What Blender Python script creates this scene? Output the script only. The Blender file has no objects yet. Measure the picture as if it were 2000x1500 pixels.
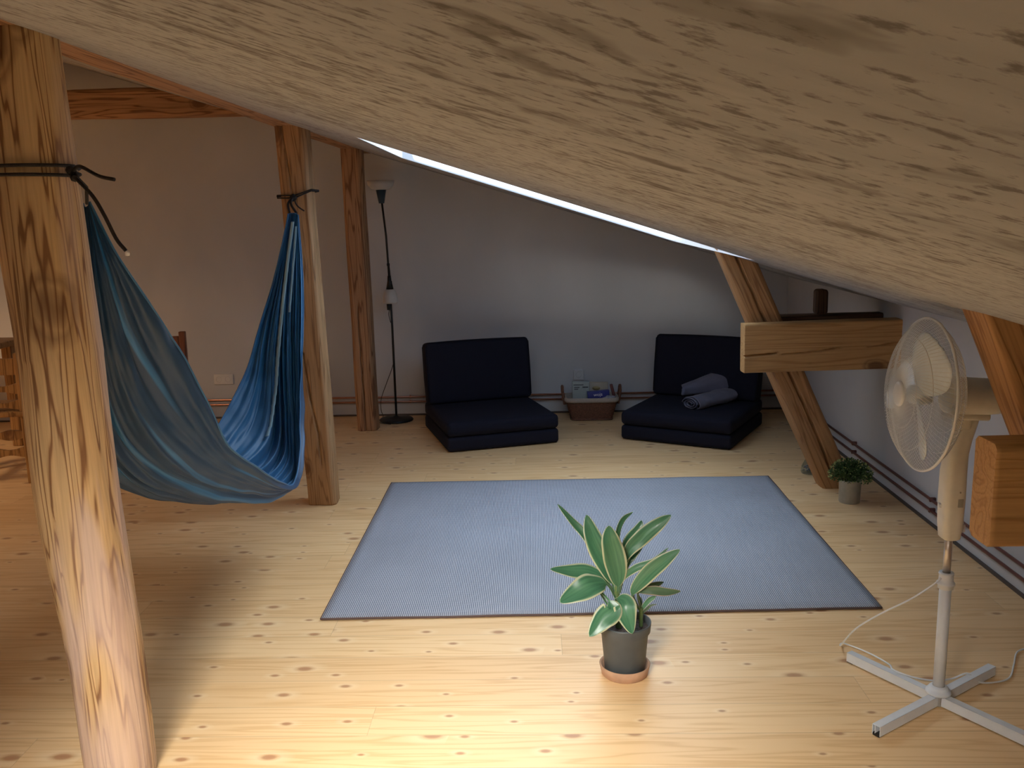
import bpy, bmesh, math, random
from mathutils import Vector, Matrix, noise
random.seed(7)
S = bpy.context.scene
COL = S.collection

# ------------------------------------------------------------------ camera
cam_d = bpy.data.cameras.new('camera'); cam = bpy.data.objects.new('camera', cam_d)
COL.objects.link(cam); S.camera = cam
right = Vector((0.99948244, 0.02314357, -0.02234358))
down = Vector((-0.0176891, -0.1847377, -0.98262866))
fwd = Vector((-0.02686924, 0.98251532, -0.18423269))
M = Matrix.Identity(4)
for i in range(3):
    M[i][0] = right[i]; M[i][1] = -down[i]; M[i][2] = -fwd[i]
M.translation = Vector((0, 0, 1.55))
cam.matrix_world = M
cam_d.sensor_width = 36; cam_d.lens = 36 * 1783 / 2000; cam_d.clip_start = 0.01
S.view_settings.view_transform = 'Standard'; S.view_settings.look = 'None'
S.view_settings.gamma = 1.0; S.view_settings.use_curve_mapping = False
S.view_settings.exposure = 0.22
S.cycles.use_denoising = True
S.cycles.max_bounces = 10; S.cycles.diffuse_bounces = 6
S.cycles.sample_clamp_indirect = 6

# ------------------------------------------------------------------ roof geometry numbers
ROOF_A, ROOF_B = 1.6309, -0.31414          # underside of the sloping ceiling: z = A + B * x
RIDGE_X = -4.4
def roof(x): return ROOF_A + ROOF_B * x
XR, YF, YB, XL = 1.927, 7.013, -3.2, -9.2   # right wall, far wall, wall behind, left wall
RIDGE_Z = roof(RIDGE_X)
def roof_left(x): return RIDGE_Z - 0.31414 * (RIDGE_X - x)

# ------------------------------------------------------------------ world + lights
w = bpy.data.worlds.new('sky'); S.world = w; w.use_nodes = True
bg = w.node_tree.nodes['Background']
bg.inputs[0].default_value = (0.55, 0.74, 1.0, 1); bg.inputs[1].default_value = 1.35

def area(name, loc, direction, sx, sy, power, color, spread=180):
    l = bpy.data.lights.new(name, 'AREA'); l.shape = 'RECTANGLE'; l.size = sx; l.size_y = sy
    l.energy = power; l.color = color; l.spread = math.radians(spread)
    o = bpy.data.objects.new(name, l); COL.objects.link(o); o.location = loc
    o.rotation_euler = Vector(direction).to_track_quat('-Z', 'Y').to_euler()
    return o
# daylight coming through the far roof window and the roof window behind the camera
area('daylight_far_roof_window', (0.30, 5.50, roof(0.19) + 1.35), (-0.10, -0.95, -1), 3.0, 2.6, 78, (0.82, 0.93, 1.0), 150)
area('daylight_near_roof_window', (-0.76, -0.78, roof(-0.70) + 0.85), (0.30, 1.0, -0.92), 1.3, 1.3, 96, (1.0, 0.95, 0.87), 62)
area('added_warm_fill_left', (-6.4, 2.6, roof_left(-6.4) + 0.30), (0.1, 0.5, -1), 1.2, 1.6, 135, (1.0, 0.67, 0.38), 115)  # unseen warm fill added to brighten the left side
sl = bpy.data.lights.new('added_reveal_sun', 'SUN'); sl.energy = 16; sl.color = (0.78, 0.90, 1.0); sl.angle = math.radians(0.6)
so = bpy.data.objects.new('added_reveal_sun', sl); COL.objects.link(so); so.location = (0, -8, 6)   # low sun raking along the roof, added to brighten only the window reveals
so.rotation_euler = Vector((0, math.cos(math.radians(4.1)), -math.sin(math.radians(4.1)))).to_track_quat('-Z', 'Y').to_euler()

# ------------------------------------------------------------------ material helpers
def new_mat(name):
    m = bpy.data.materials.new(name); m.use_nodes = True
    nt = m.node_tree
    return m, nt, nt.nodes['Principled BSDF']
def N(nt, t, **kw):
    n = nt.nodes.new(t)
    for k, v in kw.items():
        if k.startswith('i_'):
            key = k[2:]
            key = int(key) if key.isdigit() else key.replace('_', ' ')
            n.inputs[key].default_value = v
        else: setattr(n, k, v)
    return n
def ramp(nt, stops, interp='LINEAR'):
    r = nt.nodes.new('ShaderNodeValToRGB'); cr = r.color_ramp; cr.interpolation = interp
    while len(cr.elements) < len(stops): cr.elements.new(0.5)
    for e, (p, c) in zip(cr.elements, stops):
        e.position = p; e.color = (c[0], c[1], c[2], 1) if not isinstance(c, (int, float)) else (c, c, c, 1)
    return r
def mapping(nt, scale=(1, 1, 1), coord='Object', loc=(0, 0, 0), rot=(0, 0, 0)):
    tc = nt.nodes.new('ShaderNodeTexCoord'); mp = nt.nodes.new('ShaderNodeMapping')
    mp.inputs['Scale'].default_value = scale; mp.inputs['Location'].default_value = loc
    mp.inputs['Rotation'].default_value = rot
    nt.links.new(tc.outputs[coord], mp.inputs[0]); return mp
def mixc(nt, fac, a, b, blend='MIX'):
    m = nt.nodes.new('ShaderNodeMix'); m.data_type = 'RGBA'; m.blend_type = blend
    for sock, v in ((m.inputs[0], fac), (m.inputs[6], a), (m.inputs[7], b)):
        if isinstance(v, (int, float)): sock.default_value = v
        elif isinstance(v, tuple): sock.default_value = (v[0], v[1], v[2], 1)
        else: nt.links.new(v, sock)
    return m.outputs[2]
def math_n(nt, op, a, b=None, c=None):
    m = nt.nodes.new('ShaderNodeMath'); m.operation = op
    for i, v in enumerate((a, b, c)):
        if v is None: continue
        if isinstance(v, (int, float)): m.inputs[i].default_value = v
        else: nt.links.new(v, m.inputs[i])
    return m.outputs[0]
def bump(nt, b, height, strength=0.3, dist=0.01):
    n = nt.nodes.new('ShaderNodeBump'); n.inputs['Strength'].default_value = strength
    n.inputs['Distance'].default_value = dist
    nt.links.new(height, n.inputs['Height']); nt.links.new(n.outputs[0], b.inputs['Normal'])
def plain(name, col, rough=0.6, metal=0.0, spec=0.5, noise_amt=0.0, nscale=30, bump_s=0.0, **extra):
    m, nt, b = new_mat(name)
    b.inputs['Base Color'].default_value = (*col, 1); b.inputs['Roughness'].default_value = rough
    b.inputs['Metallic'].default_value = metal; b.inputs['Specular IOR Level'].default_value = spec
    for k, v in extra.items(): b.inputs[k.replace('_', ' ')].default_value = v
    n = N(nt, 'ShaderNodeTexNoise', i_Scale=nscale, i_Detail=4.0)
    nt.links.new(mapping(nt).outputs[0], n.inputs[0])
    lo = tuple(c * (1 - max(noise_amt, 0.03)) for c in col); hi = tuple(min(1, c * (1 + max(noise_amt, 0.03))) for c in col)
    r = ramp(nt, [(0.3, lo), (0.7, hi)]); nt.links.new(n.outputs[0], r.inputs[0])
    nt.links.new(r.outputs[0], b.inputs['Base Color'])
    if bump_s: bump(nt, b, n.outputs[0], bump_s, 0.004)
    return m

def timber_mat(name, light, mid, dark, knot=(0.13, 0.055, 0.025), scale=1.0, off=(0, 0, 0), pale=None, rough=0.62, kr_=1.0):
    m, nt, b = new_mat(name); L = nt.links
    mp = mapping(nt, (14 * scale, 14 * scale, 0.75 * scale), loc=off)
    n1 = N(nt, 'ShaderNodeTexNoise', i_Scale=0.8, i_Detail=2.5, i_Distortion=0.3); L.new(mp.outputs[0], n1.inputs[0])
    # annual rings: contour lines of a stretched noise
    ph = math_n(nt, 'MULTIPLY', n1.outputs[0], 62.0)
    sn = math_n(nt, 'SINE', ph)
    r = ramp(nt, [(0.0, light), (0.55, mid), (0.93, dark)])
    s01 = math_n(nt, 'MULTIPLY_ADD', sn, 0.5, 0.5)
    pw = math_n(nt, 'POWER', s01, 3.2); L.new(pw, r.inputs[0])
    # fine fibre
    mp2 = mapping(nt, (160, 160, 5), loc=off)
    n2 = N(nt, 'ShaderNodeTexNoise', i_Scale=1.0, i_Detail=3.0); L.new(mp2.outputs[0], n2.inputs[0])
    f = ramp(nt, [(0.3, (0.78, 0.76, 0.74)), (0.7, (1, 1, 1))]); L.new(n2.outputs[0], f.inputs[0])
    c = mixc(nt, 1.0, r.outputs[0], f.outputs[0], 'MULTIPLY')
    # broad tint variation / weathered pale areas
    mp3 = mapping(nt, (6, 6, 1.1), loc=(off[0] + 3, off[1], off[2]))
    n3 = N(nt, 'ShaderNodeTexNoise', i_Scale=1.0, i_Detail=2.0, i_Distortion=0.5); L.new(mp3.outputs[0], n3.inputs[0])
    if pale:
        f3 = ramp(nt, [(0.55, 0.0), (0.64, 0.75)]); L.new(n3.outputs[0], f3.inputs[0])
        c = mixc(nt, f3.outputs[0], c, mixc(nt, 0.6, pale, f.outputs[0], 'MULTIPLY'))
    else:
        f3 = ramp(nt, [(0.35, (0.86, 0.84, 0.82)), (0.65, (1, 1, 1))]); L.new(n3.outputs[0], f3.inputs[0])
        c = mixc(nt, 1.0, c, f3.outputs[0], 'MULTIPLY')
    # knots
    mp4 = mapping(nt, (5.2, 5.2, 2.9), loc=(off[0] + 1.3, off[1] + 0.7, off[2] + 0.2))
    wv = N(nt, 'ShaderNodeTexNoise', i_Scale=3.0); L.new(mp4.outputs[0], wv.inputs[0])
    va = N(nt, 'ShaderNodeMix', data_type='VECTOR'); va.inputs[0].default_value = 0.12
    L.new(mp4.outputs[0], va.inputs[4]); L.new(wv.outputs[1], va.inputs[5])
    v = N(nt, 'ShaderNodeTexVoronoi', i_Scale=1.0); L.new(va.outputs[1], v.inputs[0])
    kr = ramp(nt, [(0.0, 1.0), (0.11 * kr_, 0.95), (0.15 * kr_, 0.25), (0.17 * kr_, 0.6), (0.21 * kr_, 0.0)]); L.new(v.outputs[0], kr.inputs[0])
    c = mixc(nt, math_n(nt, 'MULTIPLY', kr.outputs[0], 0.8), c, knot)
    L.new(c, b.inputs['Base Color'])
    b.inputs['Roughness'].default_value = rough; b.inputs['Specular IOR Level'].default_value = 0.3
    h = math_n(nt, 'ADD', math_n(nt, 'MULTIPLY', n2.outputs[0], 0.5), pw)
    bump(nt, b, h, 0.35, 0.002)
    return m

# ------------------------------------------------------------------ materials
def floor_material():
    m, nt, b = new_mat('pine_floorboards'); L = nt.links
    tc = N(nt, 'ShaderNodeTexCoord'); sep = N(nt, 'ShaderNodeSeparateXYZ'); L.new(tc.outputs['Object'], sep.inputs[0])
    bw = 0.167
    row = math_n(nt, 'DIVIDE', math_n(nt, 'ADD', sep.outputs[1], 20.03), bw)
    ri = math_n(nt, 'FLOOR', row); rf = math_n(nt, 'FRACT', row)
    wn = N(nt, 'ShaderNodeTexWhiteNoise', noise_dimensions='1D'); L.new(ri, wn.inputs['W'])
    xs = math_n(nt, 'DIVIDE', math_n(nt, 'ADD', sep.outputs[0], math_n(nt, 'MULTIPLY', wn.outputs[0], 5.0)), 3.4)
    xi = math_n(nt, 'FLOOR', xs); xf = math_n(nt, 'FRACT', xs)
    cid = N(nt, 'ShaderNodeCombineXYZ'); L.new(ri, cid.inputs[0]); L.new(xi, cid.inputs[1])
    wn2 = N(nt, 'ShaderNodeTexWhiteNoise', noise_dimensions='3D'); L.new(cid.outputs[0], wn2.inputs[0])
    # coordinates offset per plank
    off = N(nt, 'ShaderNodeVectorMath', operation='MULTIPLY_ADD'); L.new(wn2.outputs[1], off.inputs[0])
    off.inputs[1].default_value = (17, 9, 13); L.new(tc.outputs['Object'], off.inputs[2])
    mp = N(nt, 'ShaderNodeMapping'); mp.inputs['Scale'].default_value = (0.9, 17, 1); L.new(off.outputs[0], mp.inputs[0])
    n1 = N(nt, 'ShaderNodeTexNoise', i_Scale=1.0, i_Detail=2.0, i_Distortion=0.25); L.new(mp.outputs[0], n1.inputs[0])
    s = math_n(nt, 'MULTIPLY_ADD', math_n(nt, 'SINE', math_n(nt, 'MULTIPLY', n1.outputs[0], 38.0)), 0.5, 0.5)
    g = ramp(nt, [(0.0, (0.85, 0.60, 0.33)), (0.6, (0.82, 0.565, 0.295)), (1.0, (0.75, 0.49, 0.24))]); L.new(math_n(nt, 'POWER', s, 2.0), g.inputs[0])
    tint = ramp(nt, [(0.0, (0.92, 0.88, 0.84)), (0.5, (0.99, 0.97, 0.95)), (1.0, (1.0, 1.0, 1.0))]); L.new(wn2.outputs[0], tint.inputs[0])
    c = mixc(nt, 1.0, g.outputs[0], tint.outputs[0], 'MULTIPLY')
    # knots
    mk = N(nt, 'ShaderNodeMapping'); mk.inputs['Scale'].default_value = (4.6, 8.6, 1); L.new(off.outputs[0], mk.inputs[0])
    vz = N(nt, 'ShaderNodeTexVoronoi', voronoi_dimensions='2D', i_Scale=1.0); L.new(mk.outputs[0], vz.inputs[0])
    sc = N(nt, 'ShaderNodeSeparateColor'); L.new(vz.outputs[1], sc.inputs[0])
    size = math_n(nt, 'MULTIPLY_ADD', math_n(nt, 'POWER', sc.outputs[0], 2.0), 1.0, 0.42)
    keep = math_n(nt, 'GREATER_THAN', sc.outputs[1], 0.35)
    d = math_n(nt, 'DIVIDE', vz.outputs[0], size)
    kr = ramp(nt, [(0.0, 1.0), (0.07, 0.9), (0.105, 0.35), (0.18, 0.0)]); L.new(d, kr.inputs[0])
    c = mixc(nt, math_n(nt, 'MULTIPLY', math_n(nt, 'MULTIPLY', kr.outputs[0], keep), 0.85), c, (0.40, 0.185, 0.09))
    halo = ramp(nt, [(0.1, 0.0), (0.16, 0.5), (0.34, 0.0)]); L.new(d, halo.inputs[0])
    c = mixc(nt, math_n(nt, 'MULTIPLY', math_n(nt, 'MULTIPLY', halo.outputs[0], keep), 0.7), c, (0.90, 0.72, 0.47))
    # seams
    e1 = math_n(nt, 'MINIMUM', rf, math_n(nt, 'SUBTRACT', 1.0, rf))
    seam = math_n(nt, 'LESS_THAN', e1, 0.009)
    e2 = math_n(nt, 'LESS_THAN', xf, 0.0006)
    sm = math_n(nt, 'MAXIMUM', seam, e2)
    c = mixc(nt, math_n(nt, 'MULTIPLY', sm, 0.4), c, (0.36, 0.22, 0.11))
    L.new(c, b.inputs['Base Color'])
    b.inputs['Roughness'].default_value = 0.42; b.inputs['Specular IOR Level'].default_value = 0.45
    bump(nt, b, math_n(nt, 'SUBTRACT', math_n(nt, 'MULTIPLY', n1.outputs[0], 0.3), sm), 0.25, 0.0015)
    return m
def ceiling_material():
    m, nt, b = new_mat('whitewashed_ceiling_plaster'); L = nt.links
    n1 = N(nt, 'ShaderNodeTexNoise', i_Scale=1.0, i_Detail=3.0, i_Roughness=0.55, i_Distortion=0.5); L.new(mapping(nt, (13, 15, 13)).outputs[0], n1.inputs[0])
    patch = N(nt, 'ShaderNodeTexNoise', i_Scale=1.0, i_Detail=2.0); L.new(mapping(nt, (1.5, 2.2, 1.5), loc=(4, 1, 0)).outputs[0], patch.inputs[0])
    a = math_n(nt, 'ADD', n1.outputs[0], math_n(nt, 'MULTIPLY', patch.outputs[0], 0.3))
    r = ramp(nt, [(0.70, 0.0), (0.80, 0.5), (0.90, 0.85)]); L.new(a, r.inputs[0])
    n2 = N(nt, 'ShaderNodeTexNoise', i_Scale=1.0, i_Detail=5.0, i_Roughness=0.65); L.new(mapping(nt, (42, 60, 42), loc=(2, 7, 0)).outputs[0], n2.inputs[0])
    a2 = math_n(nt, 'ADD', n2.outputs[0], math_n(nt, 'MULTIPLY', patch.outputs[0], 0.3))
    r2 = ramp(nt, [(0.67, 0.0), (0.78, 0.75)]); L.new(a2, r2.inputs[0])
    n3 = N(nt, 'ShaderNodeTexNoise', i_Scale=1.0, i_Detail=2.0); L.new(mapping(nt, (5, 26, 5), loc=(1, 3, 0)).outputs[0], n3.inputs[0])
    base = ramp(nt, [(0.3, (0.34, 0.345, 0.36)), (0.7, (0.40, 0.405, 0.42))]); L.new(n3.outputs[0], base.inputs[0])
    c = mixc(nt, r.outputs[0], base.outputs[0], (0.13, 0.115, 0.10))
    c = mixc(nt, r2.outputs[0], c, (0.11, 0.095, 0.085))
    L.new(c, b.inputs['Base Color']); b.inputs['Roughness'].default_value = 0.85; b.inputs['Specular IOR Level'].default_value = 0.2
    bump(nt, b, math_n(nt, 'ADD', n1.outputs[0], math_n(nt, 'MULTIPLY', n2.outputs[0], 0.4)), 0.2, 0.004)
    return m
def wall_material():
    m, nt, b = new_mat('limewashed_plaster'); L = nt.links
    n1 = N(nt, 'ShaderNodeTexNoise', i_Scale=1.3, i_Detail=5.0, i_Distortion=0.4); L.new(mapping(nt, (1, 1, 0.7)).outputs[0], n1.inputs[0])
    n2 = N(nt, 'ShaderNodeTexNoise', i_Scale=38.0, i_Detail=4.0); L.new(mapping(nt).outputs[0], n2.inputs[0])
    r = ramp(nt, [(0.32, (0.53, 0.55, 0.58)), (0.68, (0.62, 0.635, 0.665))]); L.new(n1.outputs[0], r.inputs[0])
    L.new(r.outputs[0], b.inputs['Base Color']); b.inputs['Roughness'].default_value = 0.9; b.inputs['Specular IOR Level'].default_value = 0.15
    bump(nt, b, math_n(nt, 'ADD', n1.outputs[0], math_n(nt, 'MULTIPLY', n2.outputs[0], 0.25)), 0.3, 0.006)
    return m
def rug_material():
    m, nt, b = new_mat('ribbed_blue_grey_weave'); L = nt.links
    tc = N(nt, 'ShaderNodeTexCoord'); sep = N(nt, 'ShaderNodeSeparateXYZ'); L.new(tc.outputs['Object'], sep.inputs[0])
    nz = N(nt, 'ShaderNodeTexNoise', i_Scale=60.0, i_Detail=2.0); L.new(tc.outputs['Object'], nz.inputs[0])
    sx = math_n(nt, 'SINE', math_n(nt, 'ADD', math_n(nt, 'MULTIPLY', sep.outputs[0], 2 * math.pi / 0.0078), math_n(nt, 'MULTIPLY', nz.outputs[0], 1.6)))
    sy = math_n(nt, 'SINE', math_n(nt, 'MULTIPLY', sep.outputs[1], 2 * math.pi / 0.011))
    h = math_n(nt, 'ADD', sx, math_n(nt, 'MULTIPLY', sy, 0.35))
    r = ramp(nt, [(0.0, (0.11, 0.13, 0.185)), (0.45, (0.24, 0.275, 0.36)), (1.0, (0.66, 0.68, 0.74))])
    L.new(math_n(nt, 'MULTIPLY_ADD', h, 0.37, 0.5), r.inputs[0])
    n2 = N(nt, 'ShaderNodeTexNoise', i_Scale=2.2, i_Detail=6.0); L.new(tc.outputs['Object'], n2.inputs[0])
    r2 = ramp(nt, [(0.3, (0.88, 0.88, 0.88)), (0.7, (1, 1, 1))]); L.new(n2.outputs[0], r2.inputs[0])
    L.new(mixc(nt, 1.0, r.outputs[0], r2.outputs[0], 'MULTIPLY'), b.inputs['Base Color'])
    b.inputs['Roughness'].default_value = 0.75
    b.inputs['Specular IOR Level'].default_value = 0.4
    bump(nt, b, h, 0.4, 0.0015)
    return m
def cloth_material(name, col, trans=0.35, rough=0.6):
    m, nt, b = new_mat(name); L = nt.links
    n = N(nt, 'ShaderNodeTexNoise', i_Scale=9.0, i_Detail=3.0); L.new(mapping(nt).outputs[0], n.inputs[0])
    r = ramp(nt, [(0.3, tuple(c * 0.86 for c in col)), (0.7, col)]); L.new(n.outputs[0], r.inputs[0])
    L.new(r.outputs[0], b.inputs['Base Color']); b.inputs['Roughness'].default_value = rough
    b.inputs['Sheen Weight'].default_value = 0.15
    t = N(nt, 'ShaderNodeBsdfTranslucent'); L.new(r.outputs[0], t.inputs[0])
    mx = N(nt, 'ShaderNodeMixShader'); mx.inputs[0].default_value = trans
    L.new(b.outputs[0], mx.inputs[1]); L.new(t.outputs[0], mx.inputs[2])
    L.new(mx.outputs[0], nt.nodes['Material Output'].inputs[0])
    return m
def hammock_material():
    m, nt, b = new_mat('hammock_nylon_shaded_outside'); L = nt.links
    geo = N(nt, 'ShaderNodeNewGeometry')
    st = N(nt, 'ShaderNodeTexNoise', i_Scale=1.0, i_Detail=2.0, i_Distortion=0.2); L.new(mapping(nt, (17, 1.5, 1), 'UV').outputs[0], st.inputs[0])
    sr = ramp(nt, [(0.55, 0.0), (0.61, 1.0), (0.68, 0.9), (0.72, 0.2)]); L.new(st.outputs[0], sr.inputs[0])
    n = N(nt, 'ShaderNodeTexNoise', i_Scale=9.0, i_Detail=3.0); L.new(mapping(nt).outputs[0], n.inputs[0])
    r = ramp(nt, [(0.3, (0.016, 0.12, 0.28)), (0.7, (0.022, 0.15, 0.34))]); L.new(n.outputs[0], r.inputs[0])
    outer_shaded = mixc(nt, sr.outputs[0], (0.010, 0.052, 0.135), (0.03, 0.20, 0.50))  # underside shade and glow of translucent folds put into the outside colour
    c = mixc(nt, geo.outputs['Backfacing'], HSIDE and outer_shaded or r.outputs[0], HSIDE and r.outputs[0] or outer_shaded)
    L.new(c, b.inputs['Base Color']); b.inputs['Roughness'].default_value = 0.5; b.inputs['Sheen Weight'].default_value = 0.1
    t = N(nt, 'ShaderNodeBsdfTranslucent'); L.new(r.outputs[0], t.inputs[0])
    mx = N(nt, 'ShaderNodeMixShader'); mx.inputs[0].default_value = 0.05
    L.new(b.outputs[0], mx.inputs[1]); L.new(t.outputs[0], mx.inputs[2]); L.new(mx.outputs[0], nt.nodes['Material Output'].inputs[0])
    return m
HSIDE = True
def leaf_material(name, cream=(0.64, 0.68, 0.46), g1=(0.05, 0.18, 0.10), g2=(0.11, 0.30, 0.16)):
    m, nt, b = new_mat(name); L = nt.links
    uv = N(nt, 'ShaderNodeTexCoord'); sep = N(nt, 'ShaderNodeSeparateXYZ'); L.new(uv.outputs['UV'], sep.inputs[0])
    a = math_n(nt, 'ABSOLUTE', math_n(nt, 'SUBTRACT', sep.outputs[0], 0.5))
    nz = N(nt, 'ShaderNodeTexNoise', i_Scale=1.0, i_Detail=3.0); mp = mapping(nt, (9, 1.2, 1), 'UV'); L.new(mp.outputs[0], nz.inputs[0])
    g = ramp(nt, [(0.35, g1), (0.65, g2)]); L.new(nz.outputs[0], g.inputs[0])
    e = ramp(nt, [(0.405, 0.0), (0.45, 1.0)])
    L.new(math_n(nt, 'ADD', a, math_n(nt, 'MULTIPLY', math_n(nt, 'SUBTRACT', nz.outputs[0], 0.5), 0.12)), e.inputs[0])
    L.new(mixc(nt, e.outputs[0], g.outputs[0], cream), b.inputs['Base Color'])
    b.inputs['Roughness'].default_value = 0.32; b.inputs['Specular IOR Level'].default_value = 0.6
    t = N(nt, 'ShaderNodeBsdfTranslucent'); L.new(mixc(nt, e.outputs[0], g.outputs[0], cream), t.inputs[0])
    mx = N(nt, 'ShaderNodeMixShader'); mx.inputs[0].default_value = 0.2
    L.new(b.outputs[0], mx.inputs[1]); L.new(t.outputs[0], mx.inputs[2]); L.new(mx.outputs[0], nt.nodes['Material Output'].inputs[0])
    return m
def glass_material(name='window_glass', tint=(1, 1, 1), refl=0.12):
    m, nt, b = new_mat(name); L = nt.links
    tr = N(nt, 'ShaderNodeBsdfTransparent'); tr.inputs[0].default_value = (*tint, 1)
    gl = N(nt, 'ShaderNodeBsdfGlossy'); gl.inputs['Roughness'].default_value = 0.03
    lw = N(nt, 'ShaderNodeLayerWeight'); lw.inputs[0].default_value = 0.15
    mx = N(nt, 'ShaderNodeMixShader'); L.new(math_n(nt, 'MULTIPLY_ADD', lw.outputs['Facing'], 0.4, 0.03), mx.inputs[0]); L.new(tr.outputs[0], mx.inputs[1]); L.new(gl.outputs[0], mx.inputs[2])
    L.new(mx.outputs[0], nt.nodes['Material Output'].inputs[0]); return m

M_FLOOR = floor_material(); M_CEIL = ceiling_material(); M_WALL = wall_material(); M_RUG = rug_material()
M_REVEAL = plain('white_painted_reveal', (0.85, 0.86, 0.88), 0.7)
M_GLASS = glass_material()
M_POST = timber_mat('peeled_log_wood', (0.66, 0.45, 0.23), (0.53, 0.33, 0.155), (0.27, 0.135, 0.06), pale=(0.60, 0.45, 0.38), off=(0, 0, 0), scale=1.45, kr_=1.5)
M_BEAM = timber_mat('old_squared_timber', (0.55, 0.33, 0.165), (0.50, 0.30, 0.15), (0.35, 0.19, 0.09), off=(5, 2, 1), scale=1.15)
M_BEAM2 = timber_mat('brown_squared_timber', (0.47, 0.27, 0.145), (0.40, 0.22, 0.115), (0.23, 0.11, 0.055), off=(9, 4, 2), scale=1.2)
M_STRUT = timber_mat('orange_brown_timber', (0.50, 0.28, 0.125), (0.46, 0.25, 0.11), (0.34, 0.17, 0.072), off=(2, 8, 5))
M_TIE = timber_mat('planed_orange_timber', (0.60, 0.355, 0.15), (0.57, 0.33, 0.135), (0.48, 0.26, 0.10), off=(7, 1, 3), scale=0.8)
M_DARKW = timber_mat('dark_stained_timber', (0.17, 0.10, 0.06), (0.13, 0.075, 0.045), (0.07, 0.04, 0.025), off=(1, 1, 8))
M_CHAIR = timber_mat('honey_chair_wood', (0.42, 0.23, 0.085), (0.36, 0.19, 0.07), (0.22, 0.11, 0.04), off=(4, 4, 4), rough=0.45)
M_CHAIR2 = timber_mat('reddish_chair_wood', (0.26, 0.10, 0.055), (0.21, 0.08, 0.045), (0.12, 0.045, 0.03), off=(4, 6, 4), rough=0.45)
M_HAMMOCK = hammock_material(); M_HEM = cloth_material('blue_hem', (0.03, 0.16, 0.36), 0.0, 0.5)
M_TRIM = cloth_material('pale_blue_ribbon', (0.42, 0.66, 0.78), 0.3)
M_ROPE = plain('black_cord', (0.02, 0.017, 0.018), 0.8, noise_amt=0.3, nscale=300, bump_s=0.5)
M_ROPETIP = plain('white_cord_tip', (0.85, 0.84, 0.82), 0.5)
M_NAVY = plain('dark_navy_fabric', (0.012, 0.0125, 0.024), 0.9, spec=0.2, noise_amt=0.25, nscale=400, bump_s=0.3)
M_NAVY2 = plain('navy_piping', (0.009, 0.009, 0.017), 0.85, spec=0.2)
M_BLANKET = cloth_material('slate_grey_fleece', (0.17, 0.17, 0.24), 0.05, 0.9)
M_WHITEP = plain('white_fan_plastic', (0.77, 0.81, 0.86), 0.35, noise_amt=0.03)
M_CREAMP = plain('yellowed_fan_plastic', (0.80, 0.77, 0.68), 0.4, noise_amt=0.04)
M_CHROME = plain('chromed_tube', (0.72, 0.66, 0.60), 0.38, metal=0.85)
M_WIRE = plain('white_coated_wire', (0.82, 0.85, 0.88), 0.35)
M_BLADE = plain('pale_fan_blade', (0.78, 0.87, 0.96), 0.3)
M_BLACK = plain('black_lamp_metal', (0.012, 0.013, 0.014), 0.45)
M_TEAL = plain('dark_blue_lamp_cup', (0.03, 0.06, 0.085), 0.4)
M_SHADE = plain('frosted_white_shade', (0.62, 0.60, 0.58), 0.4)
M_COPPER = plain('copper_pipe', (0.58, 0.30, 0.22), 0.28, metal=0.9, noise_amt=0.15, nscale=12)
M_PIPE = plain('red_brown_painted_pipe', (0.16, 0.055, 0.045), 0.4, noise_amt=0.15, nscale=12)
M_SOCK = plain('white_socket_plastic', (0.70, 0.70, 0.70), 0.35)
M_WELLSHADE = plain('shaded_socket_well', (0.34, 0.34, 0.35), 0.5)  # white plastic greyed to put the shade of the recess into it
M_HOLE = plain('dark_socket_hole', (0.03, 0.03, 0.03), 0.6)
M_POT = plain('charcoal_pot_plastic', (0.075, 0.085, 0.09), 0.5, noise_amt=0.08)
M_TERRA = plain('terracotta_clay', (0.42, 0.245, 0.15), 0.8, noise_amt=0.12, nscale=25)
M_SOIL = plain('potting_soil', (0.06, 0.045, 0.04), 0.95, noise_amt=0.7, nscale=140, bump_s=1.0)
M_LEAF = leaf_material('variegated_leaf')
M_LEAFD = leaf_material('brown_tinged_leaf', (0.40, 0.30, 0.22), (0.06, 0.13, 0.07), (0.10, 0.17, 0.09))
M_STEM = plain('green_stem', (0.14, 0.22, 0.08), 0.5, noise_amt=0.2)
M_ZINC = plain('galvanised_zinc', (0.42, 0.43, 0.43), 0.38, metal=0.75, noise_amt=0.12, nscale=30)
M_SHRUB = plain('small_dark_leaves', (0.05, 0.11, 0.035), 0.5, noise_amt=0.4, nscale=60)
M_SHRUB2 = plain('yellow_green_leaf_tips', (0.36, 0.42, 0.14), 0.5, noise_amt=0.3, nscale=60)
M_WICKER = plain('dark_wicker', (0.15, 0.062, 0.035), 0.65, noise_amt=0.4, nscale=90)
M_LINEN = plain('beige_linen_lining', (0.42, 0.36, 0.31), 0.9, noise_amt=0.08, nscale=80)
M_PAPER = plain('grey_green_printed_paper', (0.36, 0.42, 0.42), 0.6)
M_INK = plain('dark_print', (0.06, 0.07, 0.08), 0.7)
M_CREAM = plain('cream_card', (0.46, 0.42, 0.34), 0.6, noise_amt=0.1, nscale=20)
M_TAN = plain('tan_print', (0.34, 0.28, 0.14), 0.6)
M_BLUEBOX = plain('blue_printed_box', (0.035, 0.045, 0.24), 0.4)
M_WHITE = plain('white_print', (0.8, 0.8, 0.85), 0.5)
M_MAROON = plain('maroon_leather', (0.12, 0.035, 0.035), 0.5)
M_CLEAR = glass_material('clear_glass_jar', (0.86, 0.9, 0.92))
M_SHELL = plain('pale_grey_stones', (0.32, 0.33, 0.38), 0.6, noise_amt=0.3, nscale=60)
M_RUGEDGE = plain('dark_rug_binding', (0.11, 0.07, 0.065), 0.8)
M_SHADOWGAP = plain('painted_shadow_gap', (0.09, 0.07, 0.06), 0.7)  # dark strip standing in for the shadow line at the wall foot

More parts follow.
